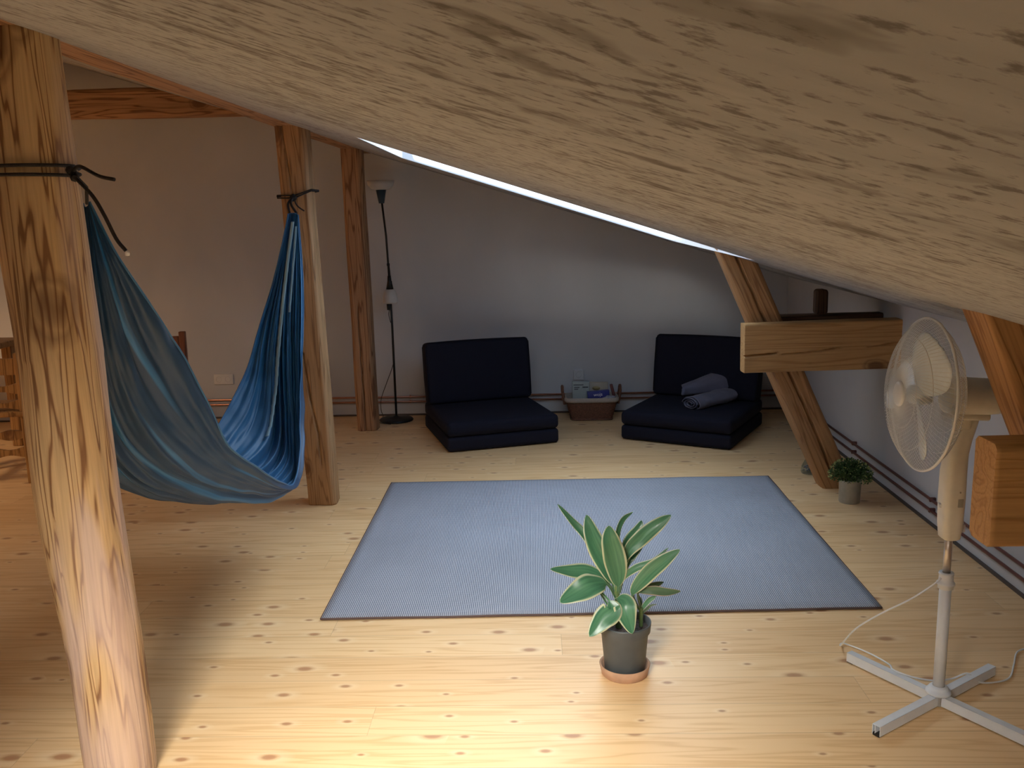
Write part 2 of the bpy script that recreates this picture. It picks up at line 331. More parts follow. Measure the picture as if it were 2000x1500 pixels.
# ------------------------------------------------------------------ mesh builder
class B:
    def __init__(s): s.v = []; s.f = []; s.sm = []; s.uv = None
    def add(s, vs, fs, smooth=False):
        o = len(s.v); s.v += [tuple(x) for x in vs]; s.f += [tuple(i + o for i in f) for f in fs]; s.sm += [smooth] * len(fs); return s
    def box(s, c, d, rot=None):
        hx, hy, hz = d[0] / 2, d[1] / 2, d[2] / 2
        vs = [Vector((x, y, z)) for x in (-hx, hx) for y in (-hy, hy) for z in (-hz, hz)]
        if rot is not None: vs = [rot @ v for v in vs]
        vs = [v + Vector(c) for v in vs]
        return s.add(vs, [(0, 1, 3, 2), (4, 6, 7, 5), (0, 4, 5, 1), (2, 3, 7, 6), (0, 2, 6, 4), (1, 5, 7, 3)])
    def span(s, a, b_):
        return s.box([(a[i] + b_[i]) / 2 for i in range(3)], [abs(b_[i] - a[i]) for i in range(3)])
    def tube(s, pts, r, n=12, caps=True):
        pts = [Vector(p) for p in pts]; m = len(pts); rr = r if isinstance(r, (list, tuple)) else [r] * m
        vs = []; up = Vector((0, 0, 1)); T = []
        for i in range(m): T.append((pts[min(i + 1, m - 1)] - pts[max(i - 1, 0)]).normalized())
        a = T[0].orthogonal().normalized()
        for i in range(m):
            a = (a - T[i] * a.dot(T[i])).normalized(); b2 = T[i].cross(a)
            for k in range(n):
                t = 2 * math.pi * k / n; vs.append(pts[i] + (a * math.cos(t) + b2 * math.sin(t)) * rr[i])
        fs = [(i * n + k, i * n + (k + 1) % n, (i + 1) * n + (k + 1) % n, (i + 1) * n + k) for i in range(m - 1) for k in range(n)]
        s.add(vs, fs, True)
        if caps:
            o = len(s.v) - m * n
            s.f += [tuple(o + k for k in reversed(range(n))), tuple(o + (m - 1) * n + k for k in range(n))]; s.sm += [False, False]
        return s
    def lathe(s, prof, c=(0, 0, 0), n=40, rot=None, smooth=True):
        m = len(prof); vs = []
        for (r, z) in prof:
            for k in range(n):
                t = 2 * math.pi * k / n; p = Vector((max(r, 1e-5) * math.cos(t), max(r, 1e-5) * math.sin(t), z))
                if rot is not None: p = rot @ p
                vs.append(p + Vector(c))
        fs = [(i * n + k, i * n + (k + 1) % n, (i + 1) * n + (k + 1) % n, (i + 1) * n + k) for i in range(m - 1) for k in range(n)]
        return s.add(vs, fs, smooth)
    def grid(s, P, smooth=True):
        m, n = len(P), len(P[0]); vs = [p for row in P for p in row]
        return s.add(vs, [(i * n + j, i * n + j + 1, (i + 1) * n + j + 1, (i + 1) * n + j) for i in range(m - 1) for j in range(n - 1)], smooth)
    def rbox(s, c, d, r=0.01, seg=3, rot=None, puff=0.0, sub=1):
        bm = bmesh.new(); bmesh.ops.create_cube(bm, size=1)
        for v in bm.verts: v.co = Vector((v.co.x * d[0], v.co.y * d[1], v.co.z * d[2]))
        bmesh.ops.bevel(bm, geom=bm.edges[:], offset=r, segments=seg, profile=0.5, affect='EDGES')
        if puff:
            big = [f for f in bm.faces if f.calc_area() > 0.25 * min(d[0] * d[1], d[1] * d[2], d[0] * d[2])]
            bmesh.ops.subdivide_edges(bm, edges=list({e for f in big for e in f.edges if e.calc_length() > 2 * r}), cuts=sub, use_grid_fill=True)
            for v in bm.verts:
                q = [2 * v.co[i] / d[i] for i in range(3)]
                for i in range(3):
                    j, k = (i + 1) % 3, (i + 2) % 3
                    v.co[i] += (1 if q[i] > 0 else -1) * puff * max(0, 1 - q[j] ** 2) * max(0, 1 - q[k] ** 2) * (abs(q[i]) > 0.9)
        vs = [v.co.copy() for v in bm.verts]; bm.verts.index_update()
        fs = [[v.index for v in f.verts] for f in bm.faces]; bm.free()
        if rot is not None: vs = [rot @ v for v in vs]
        return s.add([v + Vector(c) for v in vs], fs, True)
    def obj(s, name, mat, parent=None, off=(0, 0, 0), tag=None, solid=None, bevel=None, base=False, kind=None, subsurf=0, fix=False):
        me = bpy.data.meshes.new(name); off = Vector(off)
        if base:
            xs = [v[0] for v in s.v]; ys = [v[1] for v in s.v]; zs = [v[2] for v in s.v]
            off = Vector(((min(xs) + max(xs)) / 2, (min(ys) + max(ys)) / 2, min(zs)))
        me.from_pydata([Vector(v) - off for v in s.v], [], s.f); me.update()
        me.polygons.foreach_set('use_smooth', s.sm)
        if fix:
            bm = bmesh.new(); bm.from_mesh(me); bmesh.ops.remove_doubles(bm, verts=bm.verts, dist=1e-5)
            bmesh.ops.recalc_face_normals(bm, faces=bm.faces); bm.to_mesh(me); bm.free()
        me.materials.append(mat)
        if s.uv:
            ul = me.uv_layers.new(name='UVMap')
            for p in me.polygons:
                for li in p.loop_indices: ul.data[li].uv = s.uv[me.loops[li].vertex_index]
        o = bpy.data.objects.new(name, me); COL.objects.link(o)
        if base: o.location = off
        if parent is not None: o.parent = parent
        if bevel:
            md = o.modifiers.new('bevel', 'BEVEL'); md.width = bevel; md.segments = 2; md.limit_method = 'ANGLE'
        if solid:
            md = o.modifiers.new('solid', 'SOLIDIFY'); md.thickness = solid; md.offset = 0
        if subsurf:
            md = o.modifiers.new('sub', 'SUBSURF'); md.levels = subsurf; md.render_levels = subsurf
        if tag: o['label'], o['category'] = tag[0], tag[1]; 
        if tag and len(tag) > 2: o['group'] = tag[2]
        if kind: o['kind'] = kind
        return o
def thing(name, label, cat, loc=(0, 0, 0), rz=0.0, group=None):
    o = bpy.data.objects.new(name, None); COL.objects.link(o); o.empty_display_size = 0.1
    o.location = loc; o.rotation_euler = (0, 0, rz); o['label'] = label; o['category'] = cat
    if group: o['group'] = group
    return o
def spline(pts, n):
    """Catmull-Rom through pts, n samples"""
    P = [Vector(p) for p in pts]; P = [P[0] * 2 - P[1]] + P + [P[-1] * 2 - P[-2]]; out = []
    m = len(P) - 3
    for i in range(n):
        u = i / (n - 1) * m; k = min(int(u), m - 1); t = u - k
        a, b_, c, d = P[k:k + 4]
        out.append(0.5 * ((2 * b_) + (c - a) * t + (2 * a - 5 * b_ + 4 * c - d) * t * t + (3 * b_ - a - 3 * c + d) * t ** 3))
    return out
def star(name, bm_list, *a): pass

# ------------------------------------------------------------------ room shell
b = B(); b.span((XL - .2, YB - .2, -0.15), (XR + .2, YF + .2, 0.0)); b.obj('floor', M_FLOOR, kind='structure')
b = B()                                                           # far gable wall follows the roof
prof = [(XL, 0), (XR, 0), (XR, roof(XR)), (RIDGE_X, RIDGE_Z), (XL, roof_left(XL))]
def gable(y0, y1, name, pts=None):
    pr = pts or prof; n = len(pr); q = B()
    q.add([(x, y0, z - (0.01 if z == 0 else -0.05)) for x, z in pr] + [(x, y1, z - (0.01 if z == 0 else -0.05)) for x, z in pr],
          [tuple(range(n)), tuple(reversed(range(n, 2 * n)))] + [(i, (i + 1) % n, n + (i + 1) % n, n + i) for i in range(n)])
    return q.obj(name, M_WALL, kind='structure', fix=True)
gable(YF, YF + 0.2, 'wall_far')
gable(YB - 0.2, YB, 'wall_behind')
B().span((XR, YB - .2, -0.01), (XR + 0.2, YF + .2, roof(XR) + 0.02)).obj('wall_right', M_WALL, kind='structure')
B().span((XL - 0.2, YB - .2, -0.01), (XL, YF + .2, roof_left(XL) + 0.02)).obj('wall_left', M_WALL, kind='structure')
# roof window opening: near edge slightly out of square, as the plastered reveal is
HOLE = [(-0.64, 3.36), (1.035, 4.33), (0.90, 5.90), (-0.70, 5.0)]
HOLE2 = [(-1.13, -0.58), (-0.27, -0.58), (-0.27, 0.62), (-1.13, 0.62)]
TH = 0.13; YM = 1.6
b = B()
for OUT, HH in (([(RIDGE_X, YM), (XR + 0.25, YM), (XR + 0.25, YF + .2), (RIDGE_X, YF + .2)], HOLE),
                ([(RIDGE_X, YB - .2), (XR + 0.25, YB - .2), (XR + 0.25, YM), (RIDGE_X, YM)], HOLE2)):
    vs = [(x, y, roof(x)) for x, y in OUT] + [(x, y, roof(x)) for x, y in HH] + [(x, y, roof(x) + TH) for x, y in OUT] + [(x, y, roof(x) + TH) for x, y in HH]
    fs = []
    for i in range(4):
        j = (i + 1) % 4
        fs += [(i, 4 + i, 4 + j, j), (8 + i, 8 + j, 12 + j, 12 + i), (4 + i, 12 + i, 12 + j, 4 + j)]
    b.add(vs, fs)
b.obj('ceiling', M_CEIL, kind='structure')
def reveal(HH, name):
    b = B(); vs = [(x, y, roof(x) - 0.0005) for x, y in HH] + [(x, y, roof(x) + TH + 0.002) for x, y in HH]
    cx = sum(p[0] for p in HH) / 4; cy = sum(p[1] for p in HH) / 4
    vin = [(x + (cx - x) * 0.006, y + (cy - y) * 0.006, z) for x, y, z in vs]
    b.add(vin, [(i, (i + 1) % 4, 4 + (i + 1) % 4, 4 + i) for i in range(4)]); b.obj(name, M_REVEAL, kind='structure', solid=0.004)
reveal(HOLE, 'trim_1'); reveal(HOLE2, 'trim_4')
def win(name, quad, zoff, mullions):
    b = B()
    for i in range(4):
        p, q = Vector(quad[i]), Vector(quad[(i + 1) % 4])
        d = (q - p); L = d.length; ang = d.to_track_quat('X', 'Z').to_matrix()
        b.box((p + q) / 2 - Vector((0, 0, 0.011)), (L, 0.03, 0.02), ang)
    o = b.obj(name, M_REVEAL, kind='structure')
    g = B(); g.add(quad, [(0, 1, 2, 3)]); g.obj('window_pane', M_GLASS, o)
win('window_1', [(x, y, roof(x) + TH - 0.01) for x, y in HOLE], 0, 0)
win('window_2', [(x, y, roof(x) + TH - 0.01) for x, y in HOLE2], 0, 0)
# left roof slope
OUT = [(RIDGE_X, YB - .2), (RIDGE_X, YF + .2), (XL - .25, YF + .2), (XL - .25, YB - .2)]
HOLE_FILL = [(-5.8, 1.8), (-5.8, 3.4), (-7.0, 3.4), (-7.0, 1.8)]  # unseen opening, added to let the warm fill through
b = B(); vs = [(x, y, roof_left(x)) for x, y in OUT + HOLE_FILL] + [(x, y, roof_left(x) + TH) for x, y in OUT + HOLE_FILL]; fs = []
for i in range(4):
    j = (i + 1) % 4
    fs += [(i, j, 4 + j, 4 + i), (8 + i, 12 + i, 12 + j, 8 + j), (4 + i, 12 + i, 12 + j, 4 + j), (i, j, 8 + j, 8 + i)]
b.add(vs, fs); b.obj('ceiling_left', M_CEIL, kind='structure')
win('added_window_3', [(x, y, roof_left(x) + TH - 0.01) for x, y in HOLE_FILL], 0, 0)  # unseen window added under the warm fill lamp
B().span((-5.5, YF - 0.012, 0), (XR - 0.012, YF, 0.012)).obj('shadow_gap_1', M_SHADOWGAP, kind='structure')  # this strip and the next are painted shadow gaps
B().span((XR - 0.012, YB, 0), (XR, YF, 0.012)).obj('shadow_gap_2', M_SHADOWGAP, kind='structure')

# ------------------------------------------------------------------ timbers
def timber(name, p0, p1, w_, d_, front, mat, tag, cracks=(), rc=0.012, hew=0.003, M_=120, round_=False, bow=None, taper=None, seed=0):
    """w_ along local x, d_ along local y; local -y is the front face; cracks: (face, [(t,a)..], halfwidth, depth)"""
    p0, p1 = Vector(p0), Vector(p1); zax = (p1 - p0); Lh = zax.length; zax.normalize()
    y = -Vector(front); y = (y - zax * y.dot(zax)).normalized(); x = y.cross(zax)
    ring = []                                                     # (x, y, face)
    if round_:
        n = 128
        for k in range(n):
            t = 2 * math.pi * k / n; ring.append((w_ / 2 * math.cos(t), d_ / 2 * math.sin(t), None))
    else:
        st = 0.0045 if cracks else 0.012
        hx, hy = w_ / 2, d_ / 2
        def edge(ax, ay, bx, by, f):
            Ls = math.hypot(bx - ax, by - ay); k = max(2, int(Ls / st))
            for i in range(k + 1): ring.append((ax + (bx - ax) * i / k, ay + (by - ay) * i / k, f))
        edge(-hx + rc, -hy, hx - rc, -hy, 'f'); edge(hx, -hy + rc, hx, hy - rc, 'r')
        edge(hx - rc, hy, -hx + rc, hy, 'b'); edge(-hx, hy - rc, -hx, -hy + rc, 'l')
        n = len(ring)
    vs = []
    for i in range(M_ + 1):
        t = i / M_; z = t * Lh
        bx = by = 0.0
        if bow:
            sp = bow(t); bx, by = sp
        tp = taper(t) if taper else 1.0
        for (px, py, f) in ring:
            q = Vector((px * 9 + seed, py * 9, z * 1.6)); nn = noise.noise(q) * hew * 2 + noise.noise(Vector((px * 40, py * 40, z * 3 + seed))) * hew * 0.5
            l = math.hypot(px, py); ux, uy = (px / l, py / l)
            dep = 0.0
            for (cf, path, cw, cd) in cracks:
                if cf != f and not round_: continue
                a = px if (f in ('f', 'b') or round_) else py
                if round_ and py > 0: continue
                if t < path[0][0] or t > path[-1][0]: continue
                for k in range(len(path) - 1):
                    if path[k][0] <= t <= path[k + 1][0]:
                        tt = (t - path[k][0]) / (path[k + 1][0] - path[k][0] + 1e-9)
                        ca = path[k][1] + (path[k + 1][1] - path[k][1]) * tt + noise.noise(Vector((z * 9, seed, k))) * 0.004
                        fade = min(1, 25 * (t - path[0][0]) + (1 if path[0][0] == 0 else 0), 25 * (path[-1][0] - t) + (1 if path[-1][0] == 1 else 0)) * (0.7 + 0.5 * noise.noise(Vector((z * 12, 3, seed))))
                        dd = abs(a - ca)
                        if dd < cw: dep = max(dep, cd * fade * (1 - dd / cw))
                        break
            if f == 'f': X, Y = px + ux * nn * .3, py + nn - 0 + dep
            elif f == 'b': X, Y = px, py - nn - dep
            elif f == 'l': X, Y = px + nn + dep, py
            elif f == 'r': X, Y = px - nn - dep, py
            else: X, Y = px + ux * (nn - dep), py + uy * (nn - dep)
            vs.append((X * tp + bx, Y * tp + by, z))
    fs = [(i * n + k, i * n + (k + 1) % n, (i + 1) * n + (k + 1) % n, (i + 1) * n + k) for i in range(M_) for k in range(n)]
    q = B(); q.add(vs, fs, True); q.f += [tuple(reversed(range(n))), tuple(range(M_ * n, M_ * n + n))]; q.sm += [False, False]
    o = q.obj(name, mat, tag=tag)
    mw = Matrix.Identity(4)
    for i in range(3): mw[i][0] = x[i]; mw[i][1] = y[i]; mw[i][2] = zax[i]
    mw.translation = p0; o.matrix_world = mw
    return o
# round near post (slightly bowed log)
pz = [(0.0, -1.203), (0.43, -1.216), (0.79, -1.231), (1.2, -1.243), (1.66, -1.262), (2.03, -1.262)]
def bow1(t):
    z = t * 2.03
    for k in range(len(pz) - 1):
        if z <= pz[k + 1][0] + 1e-6:
            u = (z - pz[k][0]) / (pz[k + 1][0] - pz[k][0]); return (pz[k][1] + (pz[k + 1][1] - pz[k][1]) * u + 1.203, 0)
    return (-0.059, 0)
timber('log_post', (-1.203, 2.33, 0), (-1.203, 2.33, 2.022), 0.198, 0.2, (0, -1, 0), M_POST,
       ('thick round peeled log post in the left foreground with black cord', 'post'), round_=True, hew=0.006, M_=160, bow=bow1,
       taper=lambda t: 0.9 + 0.16 * math.sin(math.pi * min(1, t * 0.9 + .08)) if t < .6 else 1.06 - 0.16 * (t - .6), seed=1.7,
       cracks=[('f', [(0.2, -0.03), (0.45, -0.02)], 0.003, 0.006)])
timber('timber_post', (-1.188, 4.83, 0), (-1.232, 4.83, 2.02), 0.155, 0.14, (0, -1, 0), M_BEAM,
       ('squared timber post behind the blue hammock, hammock cord tied near its top', 'post'), seed=4.1, rc=0.016, hew=0.004, M_=240,
       cracks=[('f', [(0.10, 0.02), (0.2, 0.016), (0.3, -0.01), (0.42, -0.03), (0.56, -0.052), (0.62, -0.055)], 0.006, 0.03), ('f', [(0.80, -0.008), (0.9, -0.022), (1.0, -0.045)], 0.004, 0.025)])
timber('timber_post', (-1.247, 6.56, 0), (-1.264, 6.56, 2.02), 0.145, 0.14, (0, -1, 0), M_BEAM2,
       ('squared timber post against the far wall just left of the floor lamp', 'post'), seed=8.3, rc=0.022, hew=0.003, M_=240,
       cracks=[('f', [(0.0, -0.008), (0.2, -0.012), (0.42, -0.016), (0.48, -0.012)], 0.006, 0.035)])
timber('roof_purlin', (-1.255, YB + 0.01, 2.092), (-1.255, YF - 0.01, 2.092), 0.15, 0.16, (0, 0, -1), M_BEAM2,
       ('long roof purlin running into depth along the tops of the posts', 'beam'), seed=2.2, M_=90)
timber('tie_beam', (-6.5, 6.53, 2.35), (-1.75, 6.53, 2.35), 0.185, 0.13, (0, -1, 0), M_BEAM2,
       ('brown horizontal tie beam high across the far wall at upper left', 'beam'), seed=6.6, hew=0.007, M_=140)
# slanting struts
timber('slanting_strut', (1.7004, 5.0, -0.062), (1.035, 5.0, 1.392), 0.165, 0.15, (0, -1, 0), M_STRUT,
       ('slanting strut by the right armless chair, crossed by a horizontal beam', 'beam'), seed=3.3, rc=0.014, hew=0.004, M_=260,
       cracks=[('f', [(0.06, 0.0), (0.3, 0.008), (0.52, 0.002), (0.7, 0.0), (0.97, -0.006)], 0.008, 0.05), ('f', [(0.3, -0.03), (0.42, -0.022)], 0.004, 0.02)])
timber('slanting_strut', (1.8308, 2.44, -0.07), (1.200, 2.44, 1.365), 0.16, 0.14, (0, -1, 0), M_STRUT,
       ('slanting strut behind the fan motor at the right edge', 'beam'), seed=5.9, rc=0.012, hew=0.003, M_=120)
# twin horizontal ties
timber('horizontal_tie', (1.105, 4.865, 0.812), (XR + 0.02, 4.865, 0.824), 0.262, 0.10, (0, -1, 0), M_TIE,
       ('front plank-like beam crossing the far strut, with a long crack', 'beam'), seed=7.7, rc=0.007, hew=0.0015, M_=160,
       cracks=[('f', [(0.0, 0.038), (0.22, 0.024)], 0.007, 0.04), ('f', [(0.2, 0.037), (0.45, 0.022), (0.62, 0.008)], 0.006, 0.025), ('f', [(0.75, 0.01), (1.0, -0.012)], 0.006, 0.02)])
timber('horizontal_tie', (1.30, 5.13, 0.83), (XR + 0.02, 5.13, 0.834), 0.25, 0.09, (0, -1, 0), M_DARKW,
       ('dark rear beam showing just above the front beam at the far strut', 'beam'), seed=1.1, rc=0.008, hew=0.002)
timber('horizontal_tie', (1.15, 2.30, 0.815), (XR + 0.02, 2.30, 0.815), 0.272, 0.11, (0, -1, 0), M_TIE,
       ('blunt ended orange beam at the right edge behind the fan', 'beam'), seed=9.2, rc=0.012, hew=0.0015, M_=60)
B().rbox((1.592, 5.13, 1.025), (0.066, 0.085, 0.14), 0.018).obj('timber_block', M_DARKW, base=True,
       tag=('small upright dark timber block above the rear beam near the corner', 'block'))

# ------------------------------------------------------------------ pipes
def pipe(y_or_x, z, far, mat, lab, grp):
    b = B()
    if far: b.tube([(-5.4, YF - 0.022, z), (XR - 0.05, YF - 0.022, z)], 0.0075, 14)
    else: b.tube([(XR - 0.022, YB + 0.05, z), (XR - 0.022, YF - 0.05, z)], 0.0075, 14)
    o = b.obj('heating_pipe', mat, tag=(lab, 'pipe', grp), base=True)
    for q in ((-3.2, -1.9, -0.99, 0.2, 1.2) if far else (3.2, 4.3, 5.4)):
        k = B(); k.rbox((q, YF - 0.015, z) if far else (XR - 0.015, q, z), (0.014, 0.03, 0.022) if far else (0.03, 0.014, 0.022), 0.003)
        k.obj('pipe_clip', M_PIPE if not far else M_COPPER, o, off=o.location)
pipe(0, 0.152, True, M_COPPER, 'upper copper pipe along the foot of the far wall', 'pipes on the far wall')
pipe(0, 0.114, True, M_COPPER, 'lower copper pipe along the foot of the far wall', 'pipes on the far wall')
pipe(0, 0.136, False, M_PIPE, 'upper dark red pipe along the foot of the right wall', 'pipes on the right wall')
pipe(0, 0.082, False, M_PIPE, 'lower dark red pipe along the foot of the right wall', 'pipes on the right wall')

# ------------------------------------------------------------------ sockets
def socket(name, lab, x, z, n, face):
    W = 0.081 if n == 1 else 0.152
    t = thing(name, lab, 'socket', (x, YF - 0.0, z))
    B().rbox((0, -0.006, 0), (W, 0.012, 0.081), 0.004).obj('cover_plate', M_SOCK, t)
    R = Matrix.Rotation(math.radians(90), 3, 'X')
    for k in range(n):
        cx = (k - (n - 1) / 2) * 0.071
        B().lathe([(0.022, 0.0125), (0.021, 0.012), (0.02, 0.004), (0.0, 0.004)], (cx, 0, 0), 28, R).obj('outlet_well', M_WELLSHADE, t)
        h = B()
        for s_ in (-1, 1): h.lathe([(0.0, 0.0055), (0.003, 0.0055), (0.003, 0.004)], (cx, 0, s_ * 0.0095), 10, R)
        h.obj('outlet_holes', M_HOLE, t)
    return t
socket('double_socket', 'white double wall socket seen below the hammock, left of the post', -2.458, 0.315, 2, None)
s1 = socket('wall_socket', 'single white wall socket above the wicker basket', 0.328, 0.300, 1, None)
B().rbox((0, -0.017, 0.038), (0.06, 0.022, 0.008), 0.003).obj('socket_lid', M_WHITE, s1)

# ------------------------------------------------------------------ rug
b = B(); nx, ny = 60, 40; P = []
c00, c10, c11, c01 = (-0.859, 3.319), (1.328, 3.366), (1.341, 5.171), (-0.862, 5.149)
for j in range(ny + 1):
    row = []
    for i in range(nx + 1):
        u, v = i / nx, j / ny
        x = (c00[0] * (1 - u) + c10[0] * u) * (1 - v) + (c01[0] * (1 - u) + c11[0] * u) * v
        y = (c00[1] * (1 - u) + c10[1] * u) * (1 - v) + (c01[1] * (1 - u) + c11[1] * u) * v
        y += 0.006 * noise.noise(Vector((u * 6, v * 2, 1))) if j in (0, ny) else 0
        row.append((x, y, 0.0062 + 0.002 * noise.noise(Vector((u * 7, v * 6, 0)))))
    P.append(row)
b.grid(P); rug = b.obj('area_rug', M_RUG, tag=('large blue-grey ribbed rug lying on the pine floor', 'rug'), solid=0.006)
e = B(); ed = [P[0][i] for i in range(nx + 1)]; e.tube(ed, 0.0045, 6); e.tube([P[ny][i] for i in range(nx + 1)], 0.004, 6)
e.tube([P[j][0] for j in range(ny + 1)], 0.004, 6); e.tube([P[j][nx] for j in range(ny + 1)], 0.004, 6)
e.obj('edge_binding', M_RUGEDGE, rug)

# ------------------------------------------------------------------ hammock
ST = [ # s : near rim A, bottom Bm, far rim Cc
 ((-1.185, 2.46, 1.605), (-1.195, 2.455, 1.590), (-1.205, 2.46, 1.60)),
 ((-1.140, 2.48, 1.475), (-1.220, 2.45, 1.36), (-1.250, 2.56, 1.44)),
 ((-1.105, 2.57, 1.33), (-1.265, 2.50, 1.08), (-1.320, 2.72, 1.27)),
 ((-1.075, 2.70, 1.17), (-1.290, 2.62, 0.86), (-1.400, 2.96, 1.06)),
 ((-1.045, 2.81, 0.99), (-1.310, 2.90, 0.67), (-1.450, 3.24, 0.86)),
 ((-1.030, 2.93, 0.81), (-1.300, 3.24, 0.53), (-1.490, 3.55, 0.71)),
 ((-1.010, 3.17, 0.66), (-1.250, 3.52, 0.44), (-1.490, 3.86, 0.60)),
 ((-1.010, 3.45, 0.52), (-1.200, 3.80, 0.39), (-1.470, 4.02, 0.61)),
 ((-1.060, 3.83, 0.415), (-1.170, 4.10, 0.43), (-1.440, 4.17, 0.70)),
 ((-1.100, 4.12, 0.52), (-1.200, 4.28, 0.62), (-1.400, 4.33, 0.84)),
 ((-1.125, 4.28, 0.72), (-1.220, 4.37, 0.84), (-1.360, 4.41, 1.00)),
 ((-1.135, 4.40, 0.98), (-1.225, 4.45, 1.08), (-1.300, 4.47, 1.20)),
 ((-1.150, 4.52, 1.26), (-1.220, 4.54, 1.32), (-1.250, 4.54, 1.40)),
 ((-1.175, 4.61, 1.565), (-1.200, 4.62, 1.575), (-1.225, 4.61, 1.57)),
]
NU, NV = 230, 150
A = spline([s[0] for s in ST], NU); Bm = spline([s[1] for s in ST], NU); Cc = spline([s[2] for s in ST], NU)
P = []
for i in range(NU):
    u = i / (NU - 1); row = []
    g = min(1, 7 * u) * min(1, 7 * (1 - u))
    for j in range(NV):
        v = j / (NV - 1)
        la = 2 * (v - .5) * (v - 1); lb = -4 * v * (v - 1); lc = 2 * v * (v - .5)
        p = A[i] * la + Bm[i] * lb + Cc[i] * lc
        row.append(p)
    P.append(row)
Q = []
for i in range(NU):
    u = i / (NU - 1); row = []
    g = min(1, 6 * u) * min(1, 6 * (1 - u))
    for j in range(NV):
        v = j / (NV - 1)
        du = P[min(i + 1, NU - 1)][j] - P[max(i - 1, 0)][j]; dv = P[i][min(j + 1, NV - 1)] - P[i][max(j - 1, 0)]
        nrm = du.cross(dv)
        nrm = nrm.normalized() if nrm.length > 1e-9 else Vector((0, 1, 0))
        vv = v + 0.03 * noise.noise(Vector((u * 5, v * 3, 0)))
        en = 1 - math.sin(math.pi * u)
        wr = 0.010 * noise.noise(Vector((vv * 16, u * 2.2, 2.0))) + 0.011 * noise.noise(Vector((vv * 30, u * 3.2, 5.0))) * (0.5 + en) + 0.004 * noise.noise(Vector((vv * 70, u * 8, 9.0)))
        wr += 0.030 * (0.5 - abs(noise.noise(Vector((vv * 11 + 3, u * 1.3, 7.0)))) * 2.2) * (0.35 + 0.65 * math.sin(math.pi * v))
        wr += 0.004 * noise.noise(Vector((vv * 22, u * 30, 1.0)))
        row.append(P[i][j] + nrm * wr * (0.25 + 0.9 * g) * 1.25)
    Q.append(row)
t = thing('hammock', 'blue fabric hammock with a pale ribbon slung between two posts', 'hammock', (-1.2, 3.5, 0.4))
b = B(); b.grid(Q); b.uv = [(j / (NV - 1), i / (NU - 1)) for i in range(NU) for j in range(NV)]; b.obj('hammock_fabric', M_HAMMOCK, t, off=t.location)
def ribbon(v0, u0, u1, wd, name, lift):
    b = B(); R = []
    i0, i1 = int(u0 * (NU - 1)), int(u1 * (NU - 1))
    for i in range(i0, i1 + 1):
        j = int((v0 + 0.14 * (i1 - i) / (i1 - i0)) * (NV - 1)); d = Vector((0.97, -0.24, 0))
        c = P[i][j] + Vector(lift)
        R.append([c - d * wd / 2, c, c + d * wd / 2])
    b.grid(R); b.obj(name, M_TRIM, t, off=t.location, solid=0.002)
ribbon(0.62, 0.62, 0.985, 0.017, 'ribbon_seam', (0.020, -0.040, 0.010))
ribbon(0.30, 0.86, 0.985, 0.011, 'ribbon_seam', (0.012, -0.028, 0.0))
e = B(); e.tube([Q[i][0] for i in range(NU)], 0.0035, 6); e.tube([Q[i][NV - 1] for i in range(NU)], 0.0035, 6); e.obj('hem', M_HEM, t, off=t.location)

# cords
def circ(cx, cy, rx, ry, z, a0, a1, n=24, dz=0.0):
    return [(cx + rx * math.cos(math.radians(a0 + (a1 - a0) * i / n)), cy + ry * math.sin(math.radians(a0 + (a1 - a0) * i / n)), z + dz * i / n) for i in range(n + 1)]
b = B()
cx1, cy1, rr = -1.258, 2.33, 0.106
b.tube(circ(cx1, cy1, rr, rr + .004, 1.686, 0, 360, 40, 0.004), 0.0045, 8)
b.tube(circ(cx1, cy1, rr, rr + .004, 1.672, 0, 360, 40, -0.006), 0.0045, 8)
kx, ky, kz = -1.128, 2.27, 1.667
for o_ in ((0, 0, 0.004), (0.006, -0.004, -0.008), (-0.004, -0.003, 0.01)):
    b.lathe([(0, -.011), (.008, -.008), (.011, 0), (.008, .008), (0, .011)], (kx + o_[0], ky + o_[1], kz + o_[2]), 12)
b.tube(spline([(kx, ky, kz + .006), (-1.10, 2.24, 1.683), (-1.066, 2.20, 1.678), (-1.025, 2.19, 1.657), (-0.985, 2.18, 1.648)], 24), 0.0045, 8)
b.tube(spline([(kx, ky, kz - .004), (-1.09, 2.22, 1.648), (-1.045, 2.19, 1.61), (-1.02, 2.185, 1.565), (-0.995, 2.18, 1.51), (-0.975, 2.18, 1.482)], 30), 0.0045, 8)
b.tube([(kx - .02, ky + .05, kz), (-1.16, 2.40, 1.64), (-1.19, 2.455, 1.60)], 0.0045, 8)
r1 = b.obj('cord', M_ROPE, tag=('black cord knotted round the thick near post, two loose ends hanging free', 'cord', ), base=True)
B().lathe([(0, -.007), (.005, -.006), (.0058, 0), (.004, .004), (0, .005)], (-0.972, 2.18, 1.476), 10).obj('cord_tip', M_ROPETIP, r1, off=r1.location)
b = B()
hx, hy = 0.089, 0.082; cx2, cy2 = -1.223, 4.83
loop = [(cx2 - hx, cy2 - hy, 1.664), (cx2, cy2 - hy - .004, 1.662), (cx2 + hx, cy2 - hy, 1.690), (cx2 + hx, cy2 + hy, 1.69), (cx2 - hx, cy2 + hy, 1.67), (cx2 - hx, cy2 - hy, 1.664)]
b.tube(loop, 0.0035, 8)
b.tube([(x, y - .002, z - (0.013 if i < 2 else 0.006)) for i, (x, y, z) in enumerate(loop)], 0.0035, 8)
kx, ky, kz = -1.226, 4.735, 1.655
for o_ in ((0, 0, 0.004), (0.008, -0.003, -0.006), (-0.008, -0.003, -0.004), (0, -.004, -.012)):
    b.lathe([(0, -.012), (.009, -.008), (.012, 0), (.009, .008), (0, .012)], (kx + o_[0], ky + o_[1], kz + o_[2]), 12)
